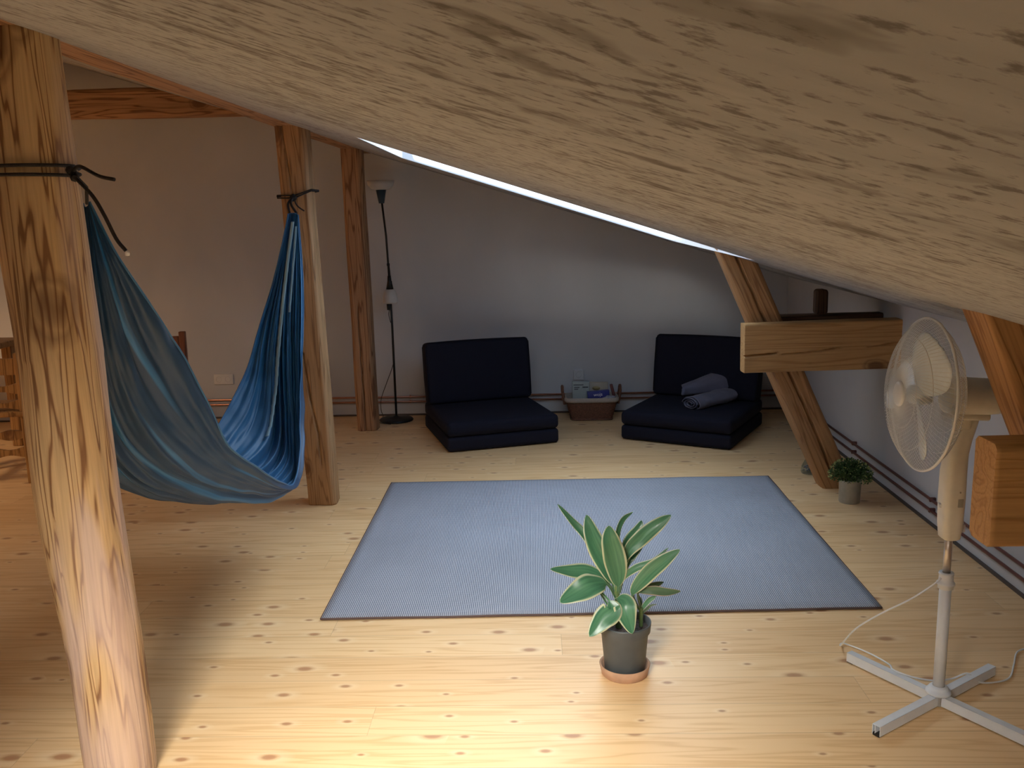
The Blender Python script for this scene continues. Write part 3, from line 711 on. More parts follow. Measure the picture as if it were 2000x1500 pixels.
b.tube(spline([(kx, ky, kz), (-1.243, 4.69, 1.62), (-1.222, 4.63, 1.572)], 12), 0.006, 8)
b.tube(spline([(kx, ky, kz), (-1.228, 4.69, 1.62), (-1.19, 4.64, 1.572)], 12), 0.006, 8)
b.tube(spline([(kx + .008, ky, kz), (-1.215, 4.73, 1.625), (-1.20, 4.73, 1.603), (-1.172, 4.73, 1.583)], 16), 0.0035, 8)
b.obj('cord', M_ROPE, tag=('black cord knotted round the squared post, holding the far hammock end', 'cord'), base=True)

# ------------------------------------------------------------------ floor lamp
t = thing('floor_lamp', 'black uplighter floor lamp with white bowl and small reading light', 'floor lamp', (-1.083, 6.84, 0))
B().lathe([(0, 0), (0.128, 0), (0.13, 0.006), (0.122, 0.016), (0.09, 0.022), (0.03, 0.027), (0.014, 0.034), (0.012, 0.04), (0, 0.04)], n=48).obj('lamp_base', M_BLACK, t)
B().tube([(0, 0, 0.03), (0.0, 0, 0.72), (-0.006, 0, 1.10)], 0.0085, 12).tube([(-0.006, 0, 1.10), (-0.014, 0, 1.40), (-0.034, 0, 1.65)], 0.0075, 12).lathe([(0.0, 1.18), (0.011, 1.181), (0.011, 1.20), (0, 1.20)], (-.008, 0, 0), 12).obj('pole', M_BLACK, t)
B().lathe([(0, 0), (0.020, 0.0), (0.024, 0.02), (0.038, 0.10), (0.036, 0.10), (0.0, 0.09)], (-0.036, 0, 1.64), 32).obj('lamp_holder', M_TEAL, t)
B().lathe([(0.036, 0.0), (0.072, 0.008), (0.094, 0.035), (0.101, 0.068), (0.098, 0.068), (0.090, 0.037), (0.069, 0.013), (0.0, 0.006)], (-0.036, 0, 1.737), 48).obj('uplight_bowl', M_SHADE, t)
rl = B(); rl.tube([(0.0, -0.01, 0.93), (0.004, -0.03, 0.99), (0.012, -0.035, 1.07)], [0.012, 0.012, 0.008], 12)
rl.lathe([(0, 0.10), (0.012, 0.10), (0.016, 0.06), (0.028, 0.0), (0.0, 0.0)], (0.0, -0.03, 1.01), 24); rl.lathe([(0, 0), (.016, 0), (.018, .05), (0, .05)], (-0.012, -0.03, 0.855), 20)
rl.obj('reading_lamp_arm', M_BLACK, t)
B().lathe([(0.026, 0.105), (0.036, 0.10), (0.05, 0.07), (0.056, 0.03), (0.054, 0.018), (0.056, 0.012), (0.052, 0.0), (0.048, 0.0), (0.0, 0.02)], (0.0, -0.03, 0.905), 36).obj('reading_shade', M_SHADE, t)
c = B(); c.tube(spline([(-0.01, -.03, 0.86), (-.016, -.03, .82), (-0.01, -.02, .77), (0.0, -.012, 0.73), (0.004, -.012, .6), (-0.002, -.012, .45), (-.06, -.0, .3), (-.12, .06, .16), (-.135, .11, .06), (-.12, .10, .01), (-.13, .0, .006), (-.12, -.1, .006), (-.02, -.16, .006)], 60), 0.0028, 6)
c.tube(spline([(0.01, -.03, 1.10), (.004, -.01, 1.14), (0.0, -.01, 1.19)], 10), 0.0025, 6); c.obj('power_cable', M_BLACK, t)

# ------------------------------------------------------------------ armless chairs (stacked cushions with a back)
def sofa(lab, fl, yaw, W=0.775, D=0.80):
    t = thing('armless_chair', lab, 'chair', (fl[0], fl[1], 0), yaw, 'dark floor chairs')
    h = 0.102
    B().rbox((W / 2, D / 2, h / 2 + 0.002), (W, D, h - 0.004), 0.022, 4, puff=0.006, sub=6).obj('lower_cushion', M_NAVY, t)
    B().rbox((W / 2, D / 2 - 0.006, h * 1.5), (W, D, h - 0.004), 0.03, 4, puff=0.008, sub=6).obj('seat_cushion', M_NAVY, t)
    th = math.radians(-9.5); R = Matrix.Rotation(th, 3, 'X'); H = 0.445
    org = Vector((W / 2, 0.60 + 0.07, 2 * h))
    ctr = org + R @ Vector((0, 0, H / 2 - 0.005))
    B().rbox(ctr, (W, 0.135, H), 0.026, 4, rot=R, puff=0.008, sub=6).obj('backrest', M_NAVY, t)
    p = B(); e_ = 0.004
    for yy in (-0.0675, 0.0675):
        pts = [org + R @ Vector((x, yy * .93, z)) for x, z in ((-W / 2 + .006, .02), (-W / 2 + .002, .2), (-W / 2 + .003, H - .035), (-W / 2 + .03, H - .008), (W / 2 - .03, H - .008), (W / 2 - .003, H - .035), (W / 2 - .002, .2), (W / 2 - .006, .02))]
        p.tube(pts, 0.0035, 6)
    p.obj('back_piping', M_NAVY2, t)
    p = B()
    for zz in (h * 2 - 0.012,):
        p.tube([(0.012, 0.01, zz), (W - 0.012, 0.01, zz)], 0.003, 6)
    p.obj('seat_piping', M_NAVY2, t)
    return t
sofa('dark navy armless floor chair beside the floor lamp, empty seat', (-0.591, 5.817), math.radians(17.5))
sofa('dark navy armless floor chair in the right corner with a grey blanket', (0.572, 6.127), math.radians(-28), W=0.77)

# folded blanket
b = B(); P = []
ax0, ax1 = Vector((1.055, 6.13, 0.25)), Vector((1.36, 6.36, 0.25)); d = (ax1 - ax0).normalized(); sd = Vector((-d.y, d.x, 0))
NB = 26
t = thing('folded_blanket', 'grey blanket loosely rolled and folded on the right floor chair', 'blanket', (1.2, 6.25, 0.205))
for i in range(NB):
    u = i / (NB - 1); c = ax0.lerp(ax1, u); row = []
    for k in range(40):
        a = 2 * math.pi * k / 39
        r_ = 1 + 0.1 * noise.noise(Vector((u * 3, math.cos(a), math.sin(a)))) 
        row.append(c + sd * (0.075 * r_ * math.cos(a)) + Vector((0, 0, 1)) * (0.043 * r_ * math.sin(a) + 0.012 * (u - .5) + 0.01 * noise.noise(Vector((u * 6, a, 3)))))
    P.append(row)
b.grid(P)
for end, off_ in ((0, -0.002), (NB - 1, 0.002)):
    sp = []
    for k in range(90):
        a = k / 89 * 5.2 * math.pi; r_ = 1 - 0.8 * k / 89
        sp.append(ax0.lerp(ax1, end / (NB - 1)) + d * (off_ * 4 * (1 if end else 1)) + sd * (0.072 * r_ * math.cos(a)) + Vector((0, 0, 0.040 * r_ * math.sin(a) + .012 * (end / (NB - 1) - .5))))
    b.grid([[p - d * 0.012, p + d * 0.012] for p in sp])
b.obj('rolled_part', M_BLANKET, t, off=t.location, solid=0.007, subsurf=1)
b = B(); P = []
F0, F1, F2, F3 = Vector((1.02, 6.33, 0.262)), Vector((1.40, 6.42, 0.275)), Vector((1.315, 6.50, 0.402)), Vector((1.03, 6.40, 0.315))
for i in range(20):
    u = i / 19; row = []
    for j in range(14):
        v = j / 13
        p = (F0.lerp(F1, u)).lerp(F3.lerp(F2, u), v)
        p += Vector((0, -0.03 * math.sin(math.pi * v), 0.02 * math.sin(math.pi * v))) + Vector((0, 1, 0)) * 0.01 * noise.noise(Vector((u * 4, v * 4, 0)))
        row.append(p)
    P.append(row)
b.grid(P); b.obj('folded_flap', M_BLANKET, t, off=t.location, solid=0.016)

# ------------------------------------------------------------------ wicker basket
t = thing('wicker_basket', 'small dark wicker basket with beige lining standing by the far wall', 'basket', (0.412, 6.80, 0))
b = B(); levels = 15; P = []
for i in range(levels * 3 + 1):
    z = 0.15 * i / (levels * 3); hw, hd = 0.152 + 0.042 * z / 0.15, 0.085 + 0.03 * z / 0.15; row = []
    per = []
    for k in range(121):
        a = 2 * math.pi * k / 120; ca, sa = math.cos(a), math.sin(a); q = (abs(ca) ** 6 + abs(sa) ** 6) ** (-1 / 6)
        wv = 0.0022 * math.sin(k * math.pi / 2 + (i // 3) * math.pi) + 0.0018 * math.sin(i * 2 * math.pi / 3)
        row.append((ca * q * (hw + wv), sa * q * (hd + wv), z + 0.002))
    P.append(row)
b.grid(P); b.add([(-.152, -.085, .004), (.152, -.085, .004), (.152, .085, .004), (-.152, .085, .004)], [(0, 1, 2, 3)])
b.obj('woven_body', M_WICKER, t)
def rr_loop(hw, hd, z, n=60, e=6):
    out = []
    for k in range(n + 1):
        a = 2 * math.pi * k / n; ca, sa = math.cos(a), math.sin(a); q = (abs(ca) ** e + abs(sa) ** e) ** (-1 / e); out.append((ca * q * hw, sa * q * hd, z))
    return out
B().tube(rr_loop(0.156, 0.089, 0.008), 0.0065, 8).obj('bottom_rim', M_WICKER, t)
L = B(); L.grid([rr_loop(.197, .119, .143), rr_loop(.203, .124, .152), rr_loop(.203, .124, .170), rr_loop(.196, .117, .176), rr_loop(.184, .107, .172), rr_loop(.15, .08, .03)]); L.obj('linen_lining', M_LINEN, t, solid=0.004)
for s_ in (-1, 1):
    B().tube(spline([(s_ * .200, -.045, .12), (s_ * .215, -.04, .20), (s_ * .218, -.02, .245), (s_ * .218, .02, .245), (s_ * .215, .04, .20), (s_ * .200, .045, .12)], 24), 0.011, 10).obj('basket_handle', M_WICKER, t)
# contents
t2 = thing('paper_packet', 'pale grey-green printed packet standing upright at left in the basket', 'packet', (0.335, 6.83, 0.03))
B().rbox((0, 0, 0.125), (0.13, 0.05, 0.25), 0.004, 2).obj('packet_body', M_PAPER, t2)
q = B()
for k, (x0, x1, z) in enumerate(((-.055, .02, .225), (-.05, -.01, .205), (.012, .055, .205), (-.05, -.02, .192))): q.span((x0, -.0262, z), (x1, -.0252, z + (.006 if k != 2 else .009)))
q.obj('printed_lines', M_INK, t2)
t2 = thing('cream_card_box', 'cream card box behind the blue box in the wicker basket', 'box', (0.465, 6.855, 0.04), math.radians(-4))
B().rbox((0, 0, 0.115), (0.16, 0.04, 0.225), 0.003, 2).obj('box_body', M_CREAM, t2)
B().lathe([(0, 0), (.03, 0), (.03, .001), (0, .001)], (-.01, -.0205, .185), 24, Matrix.Rotation(math.radians(90), 3, 'X') @ Matrix.Scale(0.5, 3, (0, 1, 0))).obj('printed_oval', M_TAN, t2)
t2 = thing('blue_box', 'small blue box with white lettering leaning in the basket', 'box', (0.462, 6.735, 0.165), math.radians(3))
Rb = Matrix.Rotation(math.radians(-4), 3, 'Y')
B().rbox((0, 0, 0.031), (0.165, 0.045, 0.058), 0.002, 2, rot=Rb).obj('box_body', M_BLUEBOX, t2)
cu = bpy.data.curves.new('lettering', 'FONT'); cu.body = 'wojs'; cu.size = 0.036; cu.extrude = 0.0006; cu.align_x = 'CENTER'; cu.align_y = 'CENTER'
to = bpy.data.objects.new('tmp_text', cu); COL.objects.link(to); bpy.context.view_layer.update()
me = bpy.data.meshes.new_from_object(to); bpy.data.objects.remove(to)
lo = bpy.data.objects.new('lettering', me); COL.objects.link(lo); me.materials.clear(); me.materials.append(M_WHITE)
lo.parent = t2; lo.location = (-0.005, -0.0236, 0.034); lo.rotation_euler = (math.radians(90), math.radians(-4), 0)
B().rbox((0.575, 6.76, 0.205), (0.022, 0.035, 0.13), 0.005, 2, rot=Matrix.Rotation(math.radians(-14), 3, 'Y')).obj('leather_case', M_MAROON, base=True, tag=('slim maroon case standing at the right end of the basket', 'case'))
b = B()
for k in range(3): b.lathe([(0, 0), (.018, .002), (.022, .012), (.012, .02), (0, .021)], (0.535 + .028 * (k % 2), 6.70 + .012 * k, 0.168 + .002 * k), 14)
b.tube(spline([(0.49, 6.70, .172), (.52, 6.69, .183), (.56, 6.70, .178), (.59, 6.71, .186)], 12), .005, 8)
b.obj('trinkets', M_SHELL, base=True, tag=('small grey trinkets heaped at the front of the basket', 'trinket'), kind='stuff')

# ------------------------------------------------------------------ potted plant (foreground)
t = thing('potted_plant', 'leafy variegated plant in a charcoal pot on a terracotta saucer', 'potted plant', (0.283, 2.885, 0))
B().lathe([(0, 0), (0.074, 0), (0.078, 0.004), (0.086, 0.038), (0.083, 0.040), (0.078, 0.036), (0.072, 0.010), (0, 0.008)], n=56).obj('saucer', M_TERRA, t)
B().lathe([(0, 0.010), (0.064, 0.010), (0.067, 0.014), (0.079, 0.150), (0.086, 0.158), (0.0885, 0.185), (0.0885, 0.19), (0.0845, 0.19), (0.080, 0.158), (0.076, 0.15), (0.07, 0.05), (0, 0.04)], n=56).obj('pot', M_POT, t)
b = B(); P = []
for i in range(14):
    r_ = 0.0795 * i / 13; P.append([(r_ * math.cos(a), r_ * math.sin(a), 0.168 + 0.007 * noise.noise(Vector((r_ * 60 * math.cos(a), r_ * 60 * math.sin(a), 0)))) for a in [2 * math.pi * k / 40 for k in range(41)]])
b.grid(P); b.obj('soil', M_SOIL, t)
LV = [
  ([(0.248, 2.88, 0.294), (0.193, 2.93, 0.381), (0.163, 2.97, 0.454), (0.114, 3.0, 0.505), (0.065, 3.02, 0.56)], 0.0290),
  ([(0.248, 2.88, 0.294), (0.234, 2.87, 0.366), (0.198, 2.87, 0.443), (0.172, 2.88, 0.506), (0.158, 2.9, 0.561)], 0.0632),
  ([(0.259, 2.88, 0.284), (0.257, 2.85, 0.364), (0.244, 2.83, 0.439), (0.23, 2.82, 0.504), (0.226, 2.83, 0.547)], 0.0702),
  ([(0.258, 2.89, 0.289), (0.257, 2.92, 0.365), (0.264, 2.95, 0.465), (0.283, 2.96, 0.519), (0.319, 2.97, 0.545)], 0.0225),
  ([(0.267, 2.89, 0.289), (0.288, 2.92, 0.393), (0.305, 2.95, 0.445), (0.336, 2.96, 0.485), (0.349, 2.97, 0.514)], 0.0398),
  ([(0.266, 2.88, 0.294), (0.289, 2.88, 0.424), (0.338, 2.88, 0.485), (0.392, 2.88, 0.531), (0.436, 2.89, 0.559)], 0.0492),
  ([(0.268, 2.9, 0.285), (0.293, 2.92, 0.374), (0.312, 2.93, 0.404), (0.336, 2.94, 0.429), (0.358, 2.95, 0.443)], 0.0281),
  ([(0.262, 2.88, 0.284), (0.273, 2.86, 0.35), (0.317, 2.85, 0.392), (0.375, 2.85, 0.415), (0.423, 2.86, 0.457)], 0.0234),
  ([(0.335, 2.88, 0.225), (0.304, 2.85, 0.297), (0.351, 2.83, 0.376), (0.402, 2.82, 0.427), (0.455, 2.82, 0.466)], 0.0492),
  ([(0.335, 2.88, 0.225), (0.313, 2.89, 0.282), (0.356, 2.91, 0.294), (0.391, 2.93, 0.298), (0.421, 2.94, 0.304)], 0.0225),
  ([(0.339, 2.88, 0.225), (0.325, 2.86, 0.299), (0.37, 2.84, 0.317), (0.412, 2.82, 0.32), (0.456, 2.8, 0.331)], 0.0290),
  ([(0.257, 2.88, 0.265), (0.222, 2.89, 0.329), (0.166, 2.88, 0.368), (0.102, 2.87, 0.377), (0.034, 2.85, 0.392)], 0.0492),
  ([(0.257, 2.88, 0.265), (0.22, 2.84, 0.34), (0.17, 2.8, 0.358), (0.116, 2.78, 0.339), (0.062, 2.76, 0.315)], 0.0772),
  ([(0.257, 2.88, 0.196), (0.197, 2.86, 0.308), (0.237, 2.8, 0.277), (0.204, 2.78, 0.248), (0.156, 2.76, 0.196)], 0.0702),
  ([(0.257, 2.88, 0.216), (0.25, 2.85, 0.283), (0.271, 2.81, 0.291), (0.28, 2.79, 0.257), (0.297, 2.78, 0.194)], 0.0702),
  ([(0.339, 2.88, 0.195), (0.339, 2.88, 0.23), (0.362, 2.88, 0.263), (0.376, 2.88, 0.273), (0.387, 2.88, 0.28)], 0.0159),
  ([(0.339, 2.88, 0.195), (0.345, 2.89, 0.215), (0.359, 2.89, 0.23), (0.372, 2.89, 0.242), (0.391, 2.89, 0.246)], 0.0084),
  ([(0.342, 2.9, 0.186), (0.339, 2.9, 0.225), (0.337, 2.9, 0.255), (0.332, 2.9, 0.267), (0.328, 2.9, 0.279)], 0.0122),
]
PET = {1: .12, 2: .12, 5: .2, 8: .26, 11: .25, 12: .27, 13: .42, 14: .34, 9: .3, 10: .28}
for k, (pts, wd) in enumerate(LV):
    C = spline(pts, 44); b = B(); uvs = []; P = []
    side = random.choice((-1, 1))
    p0 = PET.get(k, 0.18)
    for i, c in enumerate(C):
        s_ = i / 43; tan = (C[min(i + 1, 43)] - C[max(i - 1, 0)]).normalized()
        facing = Vector((0.0, -1.0, 0.45)).normalized()
        if k in (0, 3): facing = Vector((0.5, -0.8, 0.1)).normalized()
        if k in (11, 12): facing = Vector((-0.1, -0.75, 0.7)).normalized()
        sdv = tan.cross(facing); sdv = sdv.normalized() if sdv.length > 1e-4 else Vector((1, 0, 0)); nr = sdv.cross(tan).normalized()
        if s_ < p0: wv = 0.0035
        else:
            q = (s_ - p0) / (1 - p0); wv = max(0.0006, wd / 2 * 1.08 * (math.sin(math.pi * min(1, q ** 0.78 + 0.0)) ** 0.62 if q < 1 else 0)); wv = max(wv, 0.0035 * (1 - q))
        row = []
        for j in range(9):
            a = (j - 4) / 4
            row.append(c + sdv * wv * a + nr * (-(0.22 * wv) * (1 - abs(a)) + 0.0025 * math.sin(s_ * 14 + k) * a * (wv / .02)))
            uvs.append((0.5 + a / 2, s_))
        P.append(row)
    b.grid(P); b.uv = uvs
    b.obj('leaf', M_LEAFD if k in (9, 10, 16, 17) else M_LEAF, t, off=t.location, solid=0.0012)
b = B()
b.tube(spline([(0.262, 2.885, 0.165), (0.258, 2.88, 0.22), (0.255, 2.88, 0.29), (0.258, 2.88, 0.34)], 14), [0.011 - .0004 * i for i in range(14)], 10)
b.tube(spline([(0.338, 2.885, 0.165), (0.337, 2.88, 0.2), (0.336, 2.88, 0.24)], 8), 0.007, 8)
b.obj('stem', M_STEM, t, off=t.location)

# ------------------------------------------------------------------ galvanised pot plant
t = thing('potted_herb', 'small bushy green plant in a galvanised metal pot by the strut foot', 'potted plant', (1.652, 4.70, 0))
B().lathe([(0, 0), (0.053, 0), (0.054, 0.003), (0.0565, 0.118), (0.0585, 0.121), (0.0585, 0.126), (0.055, 0.126), (0.054, 0.10), (0, 0.098)], n=44).obj('metal_pot', M_ZINC, t)
def foliage(n, mat, seed, rmin):
    random.seed(seed); b = B()
    for i in range(n):
        th = random.uniform(0, 2 * math.pi); ph = math.acos(random.uniform(-0.35, 1)); r_ = random.uniform(rmin, 1)
        c = Vector((0.106 * r_ * math.sin(ph) * math.cos(th), 0.106 * r_ * math.sin(ph) * math.sin(th), 0.150 + 0.078 * r_ * math.cos(ph)))
        d = (c - Vector((0, 0, 0.12))).normalized() + Vector([random.uniform(-.5, .5) for _ in range(3)]); d.normalize()
        s_ = d.orthogonal().normalized(); s_ = (Matrix.Rotation(random.uniform(0, 6.28), 3, d) @ s_); L_ = random.uniform(.010, .018); w_ = L_ * 0.32
        nn = d.cross(s_)
        b.add([c, c + d * L_ * .5 + s_ * w_ + nn * .001, c + d * L_, c + d * L_ * .5 - s_ * w_ + nn * .001, c + d * L_ * .5 - nn * .001], [(0, 1, 4), (1, 2, 4), (2, 3, 4), (3, 0, 4)], False)
    return b
foliage(2600, M_SHRUB, 3, 0.15).obj('foliage', M_SHRUB, t, kind='stuff')
foliage(230, M_SHRUB2, 5, 0.9).obj('leaf_tips', M_SHRUB2, t, kind='stuff')
b = B(); random.seed(9)
for k in range(22):
    a = random.uniform(0, 6.28); r_ = random.uniform(.02, .085); b.tube([(r_ * .3 * math.cos(a), r_ * .3 * math.sin(a), .095), (r_ * .7 * math.cos(a), r_ * .7 * math.sin(a), .14), (r_ * math.cos(a), r_ * math.sin(a), .18)], .0013, 5)
b.obj('twigs', M_STEM, t)
# glass jar beside the strut foot
t = thing('glass_jar', 'small clear glass jar of stones behind the foot of the far strut', 'jar', (1.600, 5.24, 0))
B().lathe([(0, 0.002), (0.044, 0.002), (0.050, 0.012), (0.046, 0.045), (0.030, 0.075), (0.026, 0.082), (0.024, 0.082), (0.028, 0.073), (0.043, 0.044), (0.046, 0.013), (0, 0.008)], n=32).obj('glass_body', M_CLEAR, t)
b = B(); random.seed(2)
for k in range(26):
    a = random.uniform(0, 6.28); r_ = random.uniform(0, .034); s_ = random.uniform(.005, .008)
    b.lathe([(0, -s_), (s_ * .8, -s_ * .5), (s_, 0), (s_ * .7, s_ * .6), (0, s_ * .8)], (r_ * math.cos(a), r_ * math.sin(a), random.uniform(.017, .045)), 8)
b.obj('stones', M_SHELL, t, kind='stuff')

# ------------------------------------------------------------------ pedestal fan
FX, FY = 1.245, 2.672
t = thing('pedestal_fan', 'white pedestal fan on a cross base, head turned left', 'fan', (FX, FY, 0))
def leg(dx, dy, Ln):
    d = Vector((dx, dy, 0)).normalized(); s_ = Vector((-d.y, d.x, 0)); b = B()
    z0, z1, hw, th = 0.004, 0.036, 0.0135, 0.0018
    a0, a1 = d * 0.02, d * Ln
    def slab(o0, o1, za, zb):
        vs = [];
        for p in (a0, a1):
            for o_ in (o0, o1):
                for z in (za, zb): vs.append(p + s_ * o_ + Vector((0, 0, z)))
        b.add(vs, [(0, 1, 3, 2), (4, 6, 7, 5), (0, 4, 5, 1), (2, 3, 7, 6), (0, 2, 6, 4), (1, 5, 7, 3)])
    slab(-hw, hw, z1 - th, z1); slab(-hw, -hw + th, z0, z1); slab(hw - th, hw, z0, z1); slab(-hw * .35, -hw * .35 + th, z0 + .004, z1)
    lg = b.obj('base_leg', M_WHITEP, t, bevel=0.0008)
    q = B(); c_ = a1 - d * 0.012
    q.rbox((c_.x, c_.y, 0.005), (0.024, 0.024, 0.010), 0.002, 2, rot=Matrix.Rotation(math.atan2(d.y, d.x), 3, 'Z')); q.obj('rubber_foot', M_BLACK, lg)
leg(-0.185, 0.285, 0.335); leg(0.19, -0.285, 0.34); leg(-0.255, -0.178, 0.315); leg(0.25, 0.175, 0.31)
B().lathe([(0, 0.001), (0.021, 0.001), (0.021, 0.037), (0.037, 0.038), (0.0385, 0.044), (0.035, 0.050), (0.030, 0.051), (0.029, 0.058), (0.025, 0.062), (0.018, 0.064)], n=40).obj('base_hub', M_WHITEP, t)
B().tube([(0, 0, 0.055), (0, 0, 0.41)], 0.0175, 24).obj('lower_tube', M_WHITEP, t)
B().lathe([(0.0175, 0.385), (0.0225, 0.388), (0.0225, 0.398), (0.0265, 0.400), (0.0265, 0.406), (0.0215, 0.409), (0.0205, 0.432), (0.0225, 0.434), (0.021, 0.439), (0.0125, 0.439)], n=32).obj('height_collar', M_WHITEP, t)
B().tube([(0, 0, 0.43), (0, 0, 0.57)], 0.0115, 20).obj('chrome_tube', M_CHROME, t)
# column: tapered, rounded box housing
b = B(); P = []
for (z, xl, xr, yn, yf, sh) in ((0.548, .020, .020, .024, .024, 0), (0.553, .027, .026, .031, .028, 0), (0.60, .032, .029, .038, .030, 0), (0.68, .035, .030, .043, .030, 0), (0.76, .034, .029, .042, .030, 0.0), (0.82, .030, .028, .036, .028, .004), (0.86, .026, .030, .03, .028, .012), (0.90, .022, .030, .026, .026, .024), (0.93, .018, .028, .024, .024, .034)):
    row = []
    for k in range(33):
        a = 2 * math.pi * k / 32; ca, sa = math.cos(a), math.sin(a); q = (abs(ca) ** 4 + abs(sa) ** 4) ** (-.25)
        row.append((sh + ca * q * (xr if ca > 0 else xl), sa * q * (yf if sa > 0 else yn), z))
    P.append(row)
b.grid(P); n0 = len(b.v); b.f += [tuple(reversed(range(32))), tuple(range(n0 - 33, n0 - 1))]; b.sm += [False, False]
col = b.obj('column_housing', M_CREAMP, t)
B().rbox((-0.0365, -0.004, 0.655), (0.008, 0.014, 0.014), 0.003).obj('switch_button', M_WHITE, col)
B().rbox((0.008, -0.0425, 0.672), (0.016, 0.003, 0.026), 0.001).rbox((0.005, -0.0425, 0.705), (0.005, 0.003, 0.005), 0.001).obj('dial_label', plain('grey_label', (0.35, 0.33, 0.28), 0.5), col)
B().rbox((0.036, -0.006, 0.582), (0.012, 0.014, 0.026), 0.003).tube([(0.026, -0.006, 0.60), (0.036, -0.006, 0.605), (0.037, -0.006, 0.59)], 0.003, 8).obj('cable_hook', M_WHITE, col)
# head (axis along -x)
HC = Vector((-0.115, -0.02, 1.0))                                # guard rim centre relative to the root
RY = Matrix.Rotation(math.radians(-90), 3, 'Y')                  # local z -> -x
TLT = Matrix.Rotation(math.radians(3), 3, 'Y')
RR = TLT @ RY
B().lathe([(0, -0.255), (0.022, -0.254), (0.040, -0.244), (0.050, -0.222), (0.054, -0.19), (0.056, -0.10), (0.058, -0.075), (0.050, -0.068), (0, -0.066)], HC, 40, RR).obj('motor_housing', M_CREAMP, t)
B().rbox(HC + Vector((0.14, 0, -0.066)), (0.11, 0.045, 0.022), 0.008, rot=TLT).rbox(HC + Vector((0.125, 0.01, -0.085)), (0.05, 0.04, 0.05), 0.012).obj('tilt_bracket', M_CREAMP, t)
def guard(front):
    b = B(); nw = 96; Rr = 0.222
    for k in range(nw):
        a0 = 2 * math.pi * k / nw; pts = []
        for i in range(9):
            s_ = i / 8; r_ = 0.036 + (Rr - 0.036) * s_; tw = (0.55 if front else -0.55) * (1 - s_) ** 1.3
            if front: z = 0.004 + 0.062 * (1 - s_ ** 3.2)
            else: z = -0.004 - 0.066 * (1 - s_ ** 3.6)
            a = a0 + tw; pts.append(HC + RR @ Vector((r_ * math.cos(a), r_ * math.sin(a), z)))
        b.tube(pts, 0.00075, 4, caps=False)
    for r_, z in ((0.10, 0.060), (0.165, 0.041)) if front else ((0.11, -0.063), (0.17, -0.045)):
        b.tube([HC + RR @ Vector((r_ * math.cos(a), r_ * math.sin(a), z)) for a in [2 * math.pi * k / 72 for k in range(73)]], 0.0013, 6)
    b.obj('front_grille' if front else 'rear_grille', M_WIRE, t)
guard(True); guard(False)
b = B(); b.tube([HC + RR @ Vector((0.223 * math.cos(a), 0.223 * math.sin(a), 0)) for a in [2 * math.pi * k / 96 for k in range(97)]], 0.0042, 8)
b.rbox(HC + RR @ Vector((-0.04, 0.226, 0)), (0.014, 0.010, 0.016), 0.003).obj('grille_rim', M_WIRE, t)
B().lathe([(0.038, 0.062), (0.037, 0.070), (0.030, 0.074), (0, 0.075)], HC, 36, RR).obj('grille_badge', M_WHITEP, t)
B().lathe([(0.0, 0.044), (0.018, 0.042), (0.028, 0.034), (0.030, 0.0), (0.030, -0.02), (0, -0.02)], HC, 32, RR).obj('blade_hub', M_BLADE, t)
for k in range(3):
    a0 = math.radians(80 + 120 * k); b = B(); P = []
    for i in range(16):
        s_ = i / 15; r_ = 0.026 + 0.168 * s_
        hw = 0.020 + 0.062 * math.sin(math.pi * min(1, 0.06 + 0.74 * s_)) ** 1.1 if s_ < 0.7 else (0.020 + 0.062 * math.sin(math.pi * 0.578) ** 1.1) * math.sqrt(max(0.0, 1 - ((s_ - 0.7) / 0.302) ** 2.4))
        row = []
        for j in range(9):
            a = (j - 4) / 4; x = r_; y = a * hw + 0.022 * s_; z = 0.012 + a * hw * 0.42 * (1 - 0.35 * s_) + 0.006 * (1 - a * a)
            row.append(HC + RR @ (Matrix.Rotation(a0, 3, 'Z') @ Vector((x, y, z))))
        P.append(row)
    b.grid(P); b.obj('fan_blade', M_BLADE, t, solid=0.0022)
c = B()
c.tube(spline([(-.021, -.012, .425), (-.045, -.01, .40), (-.10, .02, .34), (-.15, .10, .26), (-.185, .22, .15), (-.19, .34, .03), (-.16, .40, .006), (-.10, .33, .006), (-.07, .22, .02), (-.085, .14, .041), (-.03, .11, .03), (.05, .12, .012), (.10, .12, .020), (.145, .115, .040), (.18, .11, .012), (.24, .12, .005), (.30, .15, .005), (.36, .24, .005), (.42, .33, .005), (.50, .36, .005), (.63, .37, .005)], 140), 0.0029, 8)
c.obj('power_cable', M_WIRE, t)

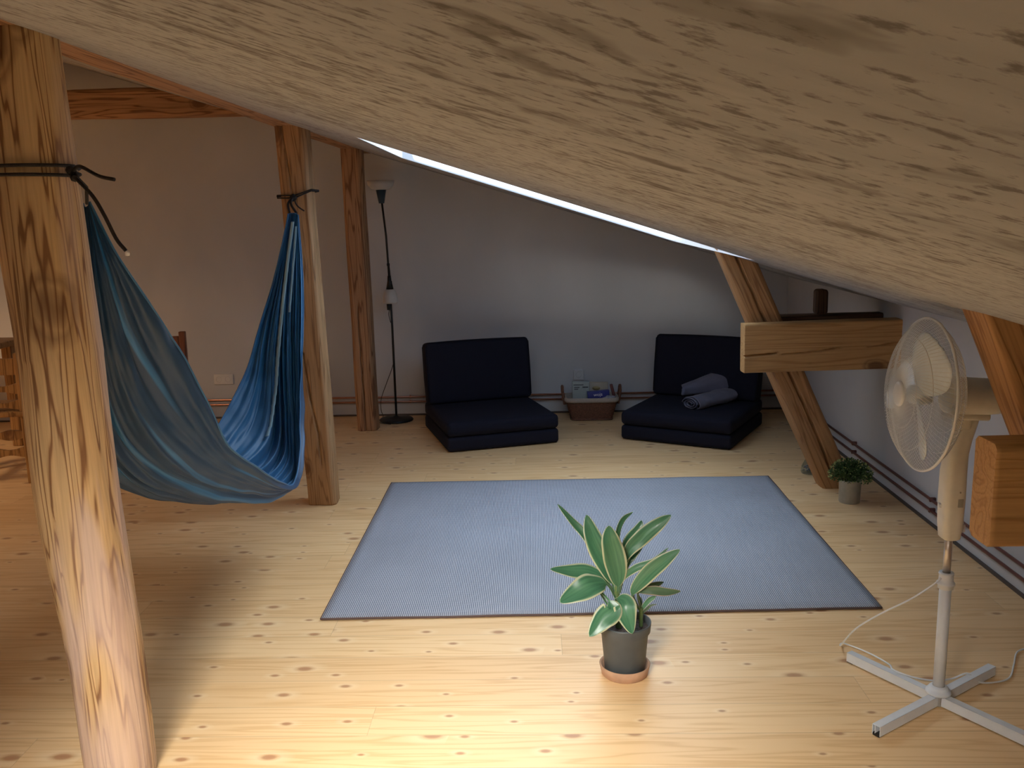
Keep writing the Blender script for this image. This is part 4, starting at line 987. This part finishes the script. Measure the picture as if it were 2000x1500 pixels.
# ------------------------------------------------------------------ rustic wooden chairs at the left
def rustic(lab, x, y, rz, mat, H=0.82, W=0.42):
    t = thing('rustic_chair', lab, 'chair', (x, y, 0), rz, 'rustic wooden chairs')
    D = 0.40
    def wavy(z0, h, yy, name, top_arch=0.0, th=0.022):
        P = [[], [], [], []]; n = 24
        for i in range(n + 1):
            u = i / n; xx = -W / 2 + W * u; a = top_arch * math.sin(math.pi * u)
            wv = 0.009 * math.cos(u * 4 * math.pi)
            zt = z0 + h + a + wv; zb = z0 - wv * (0 if top_arch else 1)
            P[0].append((xx, yy, zb)); P[1].append((xx, yy, zt)); P[2].append((xx, yy + th, zt)); P[3].append((xx, yy + th, zb))
        b = B(); b.grid([P[0], P[1], P[2], P[3], P[0]], False)
        b.add([P[0][0], P[1][0], P[2][0], P[3][0], P[0][-1], P[1][-1], P[2][-1], P[3][-1]], [(0, 1, 2, 3), (4, 7, 6, 5)])
        return b.obj(name, mat, t)
    for sx in (-1, 1):
        B().rbox((sx * (W / 2), D / 2 - .02, H / 2), (0.042, 0.042, H), 0.006).obj('back_post', mat, t)
        B().lathe([(0.02, 0), (.026, .02), (.026, .17), (.017, .2), (.023, .23), (.023, .27), (.015, .30), (.02, .33), (.02, .43)], (sx * (W / 2 - .01), -D / 2 + .02, 0), 18).obj('front_leg', mat, t)
    wavy(H - 0.13, 0.085, D / 2 - .03, 'crest_rail', 0.035); wavy(H - 0.24, 0.05, D / 2 - .03, 'back_slat'); wavy(H - 0.335, 0.045, D / 2 - .03, 'back_slat')
    B().rbox((0, 0, 0.435), (W + .04, D + .04, 0.032), 0.01).obj('seat', mat, t)
    wavy(0.20, 0.05, -D / 2 + .01, 'stretcher', th=.018); wavy(0.17, 0.05, D / 2 - .03, 'stretcher', th=.018)
    for sx in (-1, 1): B().rbox((sx * (W / 2 - .005), 0, 0.15), (0.018, D - .06, 0.045), 0.004).obj('stretcher', mat, t)
    return t
rustic('honey coloured carved wooden chair half hidden behind the thick log post', -3.32, 5.42, math.radians(-168), M_CHAIR, 0.80)
rustic('reddish brown wooden chair showing its back beyond the hammock', -2.61, 5.98, math.radians(6), M_CHAIR2, 0.80, 0.40)
# table behind the left chair
t = thing('dining_table', 'plain wooden table with a rounded edge at the far left', 'table', (-4.35, 5.9, 0))
b = B(); b.rbox((0, 0, 0.745), (1.5, 0.85, 0.04), 0.012).obj('tabletop', M_CHAIR, t)
for sx in (-1, 1):
    for sy in (-1, 1): B().rbox((sx * .66, sy * .34, .36), (.07, .07, .72), .008).obj('table_leg', M_CHAIR, t)
